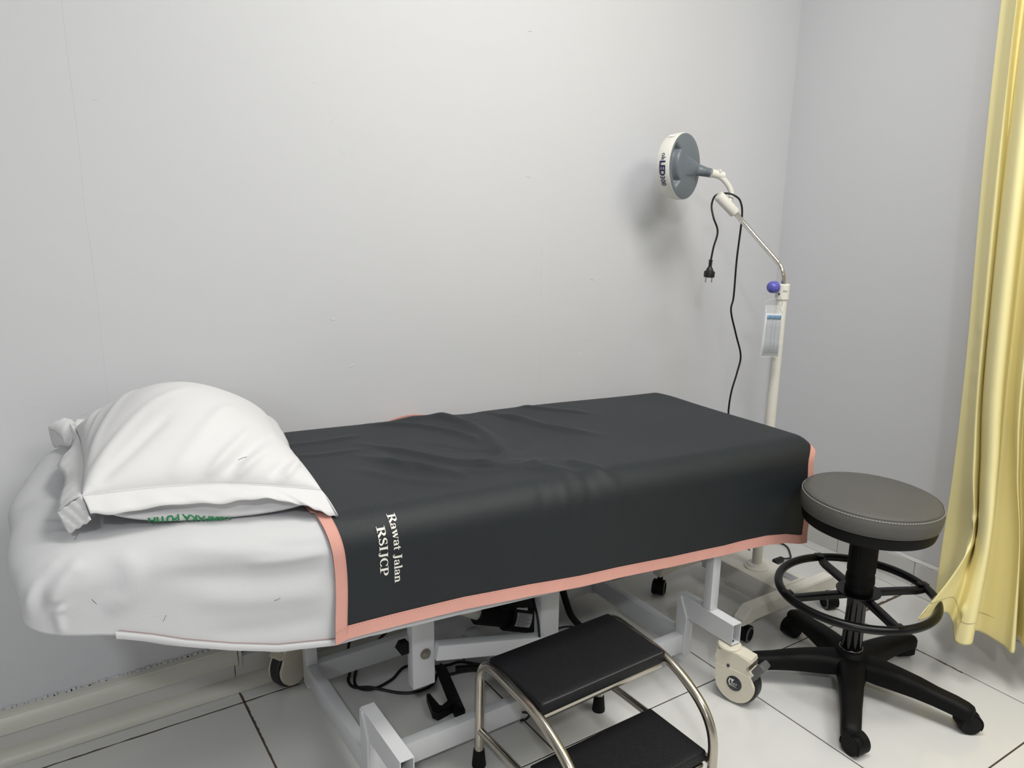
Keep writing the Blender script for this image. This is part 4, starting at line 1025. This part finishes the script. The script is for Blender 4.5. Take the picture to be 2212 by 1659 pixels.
# seat, tipped very slightly
tilt = Matrix.Translation((SX-.006, SY-.004, .50)) @ Matrix.Rotation(math.radians(1.6), 4, Vector((math.sin(math.radians(0)), 1, 0)).normalized()) @ Matrix.Rotation(math.radians(1.2), 4, 'X')
def tlathe(name, prof, m, par=stool, seg=96, **k):
    b = new(); lathe(b, prof, (0, 0, 0), (0, 0, 1), seg); bmesh.ops.transform(b, matrix=tilt, verts=b.verts); return obj(name, b, m, par, **k)
tlathe('seat_pan', [(.05, -.020), (.120, -.022), (.150, -.018), (.166, -.010), (.1695, .002), (.1705, .018), (.165, .021)], MT['black'])
tlathe('seat_mount', [(.035, -.045), (.045, -.043), (.075, -.022), (.08, -.018)], MT['satin'])
seat = tlathe('seat', [(.166, .018), (.1735, .021), (.1765, .034), (.1775, .050), (.1750, .064), (.1715, .0695), (.1690, .0715), (.1655, .0745), (.155, .0775), (.12, .0805), (.06, .0825), (.0005, .083)], MT['seatv'], ang=60)
for rr, zz, mm, th in ((.1750, .0665, 'stitch', .0009),):
    b = new()
    for i in range(150):
        a = 2*PI*i/150; a2 = a+2*PI/150*.62
        tube(b, [(rr*math.cos(a), rr*math.sin(a), zz), (rr*math.cos(a2), rr*math.sin(a2), zz)], th, seg=4)
    bmesh.ops.transform(b, matrix=tilt, verts=b.verts); o = obj('stitching', b, MT[mm], seat); o['kind'] = 'stuff'
b = new(); tube(b, [tilt@Vector((.1705*math.cos(2*PI*i/120), .1705*math.sin(2*PI*i/120), .0712)) for i in range(120)], .0014, seg=8, closed=True, cap=False); obj('seam_piping', b, MT['seatv'], seat)

# ------------------------------------------------------------ double step
step = thing('step_stool', (1.02, 1.2, 0), 'two-tread stainless steel step stool with black padded treads in front of the bed', 'step stool')
yawm = Matrix.Translation((1.02, 1.2, 0)) @ Matrix.Rotation(math.radians(1.5), 4, 'Z') @ Matrix.Translation((-1.02, -1.2, 0))
def sobj(name, b, m, par=step, **k):
    bmesh.ops.transform(b, matrix=yawm, verts=b.verts); return obj(name, b, m, par, **k)
for xs_ in (.829, 1.206):
    b = new(); tube(b, fillet_path([(xs_, 1.405, .022), (xs_, 1.405, .300), (xs_, 1.352, .300)] if 0 else [(xs_, 1.405, .022), (xs_, 1.400, .300), (xs_, 1.150, .284), (xs_, 1.020, .205), (xs_, 1.015, .022)], .075, 9), .0112, seg=18); sobj('side_frame', b, MT['chrome'], ang=60)
    b = new(); cyl(b, (xs_, 1.397, .100), (xs_, 1.022, .104), .0095, seg=18); sobj('lower_rail', b, MT['chrome'])
    for y in (1.405, 1.015):
        b = new(); lathe(b, [(.0170, 0), (.0172, .004), (.0155, .020), (.0138, .040), (.0130, .045), (.0112, .046)], (xs_, y, 0), (0, 0, 1), 28); sobj('rubber_foot', b, MT['rubber'])
b = new(); box(b, (.842, 1.175, .262), (1.193, 1.188, .275), .002); box(b, (.842, 1.176, .275), (1.193, 1.1775, .283), 0); sobj('tread_rail', b, MT['chrome'])
b = new(); box(b, (.842, 1.360, .262), (1.193, 1.373, .275), .002); sobj('tread_rail', b, MT['chrome'])
b = new(); box(b, (.842, 1.03, .086), (1.193, 1.042, .098), .002); sobj('tread_rail', b, MT['chrome'])
b = new(); box(b, (.842, 1.20, .086), (1.193, 1.212, .098), .002); sobj('tread_rail', b, MT['chrome'])
def pad(z, y0, y1, x0=.838, x1=1.200):
    b = new(); box(b, (x0, y0, z-.030), (x1, y1, z), .006, seg=3)
    bmesh.ops.subdivide_edges(b, edges=[e for e in b.edges if e.calc_length() > .1], cuts=12, use_grid_fill=True)
    o = sobj('tread', b, MT['step'], ang=50); return o
pad(.305, 1.172, 1.378); pad(.130, 1.030, 1.212)
b = new(); tube(b, [(.846, 1.1735, .3035), (1.19, 1.1735, .3035)], .0009, seg=6); sobj('tread_edge', b, MT['greyp'])

# ------------------------------------------------------------ curtain
L1 = [(2.36, 1.237), (2.35, 1.217), (2.32, 1.189), (2.29, 1.161), (2.32, 1.16), (2.3, 1.143), (2.26, 1.102), (2.27, 1.085), (2.32, 1.092), (2.31, 1.066), (2.26, 1.027), (2.32, 1.041), (2.27, .986), (2.32, .972), (2.27, .917)]
L2 = [(2.34, 1.176, .92), (2.33, 1.155, .92), (2.3, 1.127, .92), (2.27, 1.1, .92), (2.31, 1.107, .92), (2.28, 1.088, .92), (2.24, 1.05, .93), (2.25, 1.031, .93), (2.31, 1.045, .93), (2.3, 1.019, .93), (2.25, .981, .94), (2.31, .996, .94), (2.26, .941, .95), (2.32, .928, .95), (2.26, .863, .95)]
L3 = [(2.34, 1.16, .547), (2.33, 1.129, .559), (2.29, 1.094, .577), (2.24, 1.056, .599), (2.3, 1.068, .584), (2.27, 1.051, .595), (2.23, 1.016, .613), (2.24, .997, .618), (2.31, 1.022, .596), (2.3, .982, .611), (2.25, .95, .631), (2.31, .966, .614), (2.25, .904, .645), (2.32, .893, .635), (2.26, .829, .65)]
L3b = [(2.32, 1.149, .302), (2.32, 1.109, .319), (2.24, 1.046, .364), (2.19, 1.01, .392), (2.27, 1.032, .363), (2.22, 1.009, .385), (2.19, .98, .404), (2.2, .963, .408), (2.28, .995, .375), (2.27, .933, .403), (2.22, .899, .43), (2.3, .926, .399), (2.24, .866, .438), (2.32, .864, .419), (2.25, .797, .45)]
L4 = [(2.28, 1.127, .12), (2.2, 1.062, .161), (1.93, .968, .292), (1.87, .954, .288), (2.02, .970, .258), (2.14, 1.003, .185), (2.11, .969, .14), (2.13, .937, .143), (2.24, .979, .127), (2.22, .894, .133), (2.19, .856, .14), (2.3, .898, .135), (2.22, .82, .135), (2.32, .828, .125), (2.25, .753, .134)]
def ext(Ls):
    """the rest of the gathered cloth, out of the picture to the right"""
    return Ls
lev = [[(x, y, 2.62) for x, y in L1], [(x, y, 1.85) for x, y in L1], L2, L3, L3b, L4]
for i, l in enumerate(lev):
    z = l[-1][2]
    for k in range(10):
        l.append((2.33 if k % 2 == 0 else 2.26, l[14][1]-.04*(k+1), z))
U = [smooth_path(l, 14) for l in lev]
nu = len(U[0]); b = new(); colsn = []
for i in range(nu):
    c = [U[k][i] for k in range(6)]; colsn.append(smooth_path(c, 26))
nv = len(colsn[0])
V = [[b.verts.new(colsn[i][j]) for j in range(nv)] for i in range(nu)]
for i in range(nu-1):
    for j in range(nv-1): b.faces.new((V[i][j], V[i+1][j], V[i+1][j+1], V[i][j+1]))
cur = obj('curtain', b, MT['curtain'], ang=180)
CR = []
rr_ = random.Random(4)
for k in range(9):
    z = .98-.035*k; CR.append(([(2.325, 1.16-.003*k, z), (2.30, 1.135, z+.02-.01*(k % 3)), (2.275, 1.105, z+.01)], .004*(1 if k % 2 else -1), .008))
CR += [([(2.26, 1.04, .47), (2.22, 1.03, .455), (2.18, 1.02, .47)], -.004, .010), ([(2.25, 1.03, .40), (2.20, 1.02, .385), (2.15, 1.01, .39)], -.004, .012), ([(2.25, 1.04, .435), (2.20, 1.03, .42), (2.17, 1.02, .43)], .0035, .010),
 ([(2.13, .985, .24), (2.15, .97, .22), (2.17, .95, .215)], -.008, .008), ([(2.12, .99, .21), (2.14, .975, .195), (2.16, .955, .20)], .007, .008)]
displace(cur, CR, extra=lambda w: wav(w, 21, .004, (18, 22, 7), 6))
m_ = cur.modifiers.new('s', 'SOLIDIFY'); m_.thickness = .0007; m_.offset = 0
tag(cur, 'pale yellow cloth curtain in folds by the right wall, hem caught on the footring', 'curtain')
b = new()
P = [U[5][i].lerp(U[4][i], .22)+Vector((-.0012, -.0012, 0)) for i in range(nu)]
tube(b, P, .0005, seg=4); obj('hem_seam', b, MT['string'], cur)
at_base(cur, (2.3, 1.0, 2.62))
for ch in cur.children: ch.location = (-2.3, -1.0, -2.62)
rail = (lambda b: (cyl(b, (2.30, -1.0, 2.64), (2.30, 1.35, 2.64), .012), obj('curtain_rail', b, MT['steel']))[1])(new())
tag(rail, 'slim metal curtain rail carrying the yellow curtain near the right wall', 'curtain rail')
for yy in (-.9, 1.3):
    b = new(); cyl(b, (2.30, yy, 2.64), (2.30, yy, 2.80), .006); obj('rail_hanger', b, MT['steel'], rail)

# ------------------------------------------------------------ cables and pedal lever under the bed
b = new(); tube(b, smooth_path([(.84, 1.86, .16), (.80, 1.95, .05), (.763, 1.955, .006), (.725, 1.925, .006), (.687, 1.846, .006), (.714, 1.804, .006), (.78, 1.813, .006), (.843, 1.850, .006), (.90, 1.80, .014), (.95, 1.79, .008), (.99, 1.78, .010), (1.04, 1.70, .02)], 10), .0042, seg=10)
cb = obj('floor_cable', b, MT['cable']); tag(cb, 'black floor cable with the tighter loop and a coiled sleeve, under the bed', 'cable'); 
def coil(a, pts, r=.0105):
    b = new(); P = smooth_path(pts, 14); out = []
    tube(b, P, r*.82, seg=12)
    L_ = len(P)
    for i in range(L_-1):
        for k in range(1):
            p = P[i].lerp(P[i+1], .5); d = (P[i+1]-P[i]); lathe(b, [(r*.8, -d.length*.28), (r, -d.length*.12), (r, d.length*.12), (r*.8, d.length*.28)], p, d, 12, cap=False)
    return b
bb = coil(0, [(.952, 1.751, .016), (.995, 1.729, .018), (1.038, 1.700, .018), (1.087, 1.677, .018), (1.13, 1.66, .018)]); obj('coiled_sleeve', bb, MT['cable'], cb)
b = new(); tube(b, smooth_path([(.73, 1.93, .18), (.70, 1.93, .06), (.695, 1.909, .006), (.678, 1.876, .006), (.680, 1.838, .006), (.716, 1.800, .014), (.773, 1.751, .006), (.818, 1.728, .006), (.87, 1.735, .006), (.905, 1.765, .015), (.926, 1.753, .006), (.984, 1.738, .006), (1.045, 1.70, .006), (1.10, 1.60, .006), (1.10, 1.50, .02)], 10), .0042, seg=10)
cb2 = obj('floor_cable', b, MT['cable']); tag(cb2, 'black cable with the wider outer loop, lying on the floor nearest the bolted bed post', 'cable')
bb = coil(0, [(1.284, 1.70, .26), (1.288, 1.70, .20), (1.303, 1.70, .149), (1.325, 1.70, .095), (1.365, 1.70, .045), (1.40, 1.69, .018), (1.42, 1.66, .014)]); hs = obj('coiled_hose', bb, MT['cable'], bed)
b = new(); tube(b, smooth_path([(1.15, 1.70, .30), (1.05, 1.497, .30), (1.058, 1.492, .24), (1.064, 1.490, .15), (1.075, 1.50, .02)], 8), .0035, seg=8); obj('cable', b, MT['cable'], bed)
b = new(); tube(b, smooth_path([(1.14, 1.56, .04), (1.20, 1.66, .010), (1.28, 1.76, .006), (1.36, 1.78, .006), (1.42, 1.72, .006), (1.44, 1.66, .006)], 8), .0030, seg=8); obj('cable', b, MT['cable'], bed)
b = new(); tube(b, smooth_path([(1.14, 1.54, .04), (1.19, 1.60, .02), (1.24, 1.68, .006), (1.30, 1.66, .006), (1.33, 1.58, .006)], 8), .0030, seg=8); obj('cable', b, MT['cable'], bed)
b = new(); tube(b, smooth_path([(.965, 1.425, .075), (.978, 1.422, .070), (.984, 1.422, .060), (.975, 1.425, .050), (.962, 1.43, .048)], 6), .003, seg=8); obj('cable', b, MT['cable'], bed)
# hooked black lever
lev_ = thing('pedal_lever', (.88, 1.66, 0), 'black metal lever with a hooked bracket, lying on the floor beneath the bed', 'lever')
b = new(); a = Vector((.912, 1.765, .026)); c = Vector((.868, 1.578, .018)); tube(b, [a, a.lerp(c, .5), c], .0165, seg=4, rfun=lambda t: .0165+.001*t)
lathe(b, [(.001, -.010), (.015, -.008), (.0165, 0), (.015, .008), (.001, .010)], c, (0, 0, 1), 20); obj('lever_bar', b, MT['handset'], lev_, ang=30)
b = new(); prism(b, [(.862, 1.625), (.875, 1.600), (.812, 1.590), (.804, 1.606), (.822, 1.676), (.832, 1.674), (.828, 1.614), (.835, 1.608)], .004, .030, bev=.002); obj('hook_bracket', b, MT['handset'], lev_)
# actuator labels
an = Vector((-.35, -.75, .56)).normalized()
b = None
B = Vector((.985, 1.68, .225)); D = (Vector((1.19, 1.66, .15))-B).normalized(); tdir = D.copy(); side = Vector((-.28, -.80, .53)).normalized(); side = (side-tdir*side.dot(tdir)).normalized(); upd = side.cross(tdir).normalized()
if upd.z < 0: upd = -upd
def bent(name, s0, s1, a0, a1, m, lines):
    b = new()
    def f(u, v, r=.0462): 
        a = a0+(a1-a0)*v; return B+D*(s0+(s1-s0)*u)+(side*math.cos(a)+upd*math.sin(a))*r
    grid(b, lambda u, v: f(u, v), 6, 8); o = obj(name, b, m, act, smooth=False)
    b = new()
    for l0, l1, v0, v1 in lines:
        A = [b.verts.new(f(l0+(l1-l0)*k/4, v0, .0468)) for k in range(5)]; C_ = [b.verts.new(f(l0+(l1-l0)*k/4, v1, .0468)) for k in range(5)]
        for k in range(4): b.faces.new((A[k], A[k+1], C_[k+1], C_[k]))
    obj('label_print', b, MT['darkink'], act, smooth=False)
bent('label', .098, .135, .30, .95, MT['paper'], [(.1, .9, .80-.09*k, .84-.09*k+(.03 if k == 2 else 0)) for k in range(8)])
bent('label', .100, .150, -.75, .10, MT['silver'], [(.08, .92-.1*(k % 3), .92-.1*k, .95-.1*k) for k in range(9)])
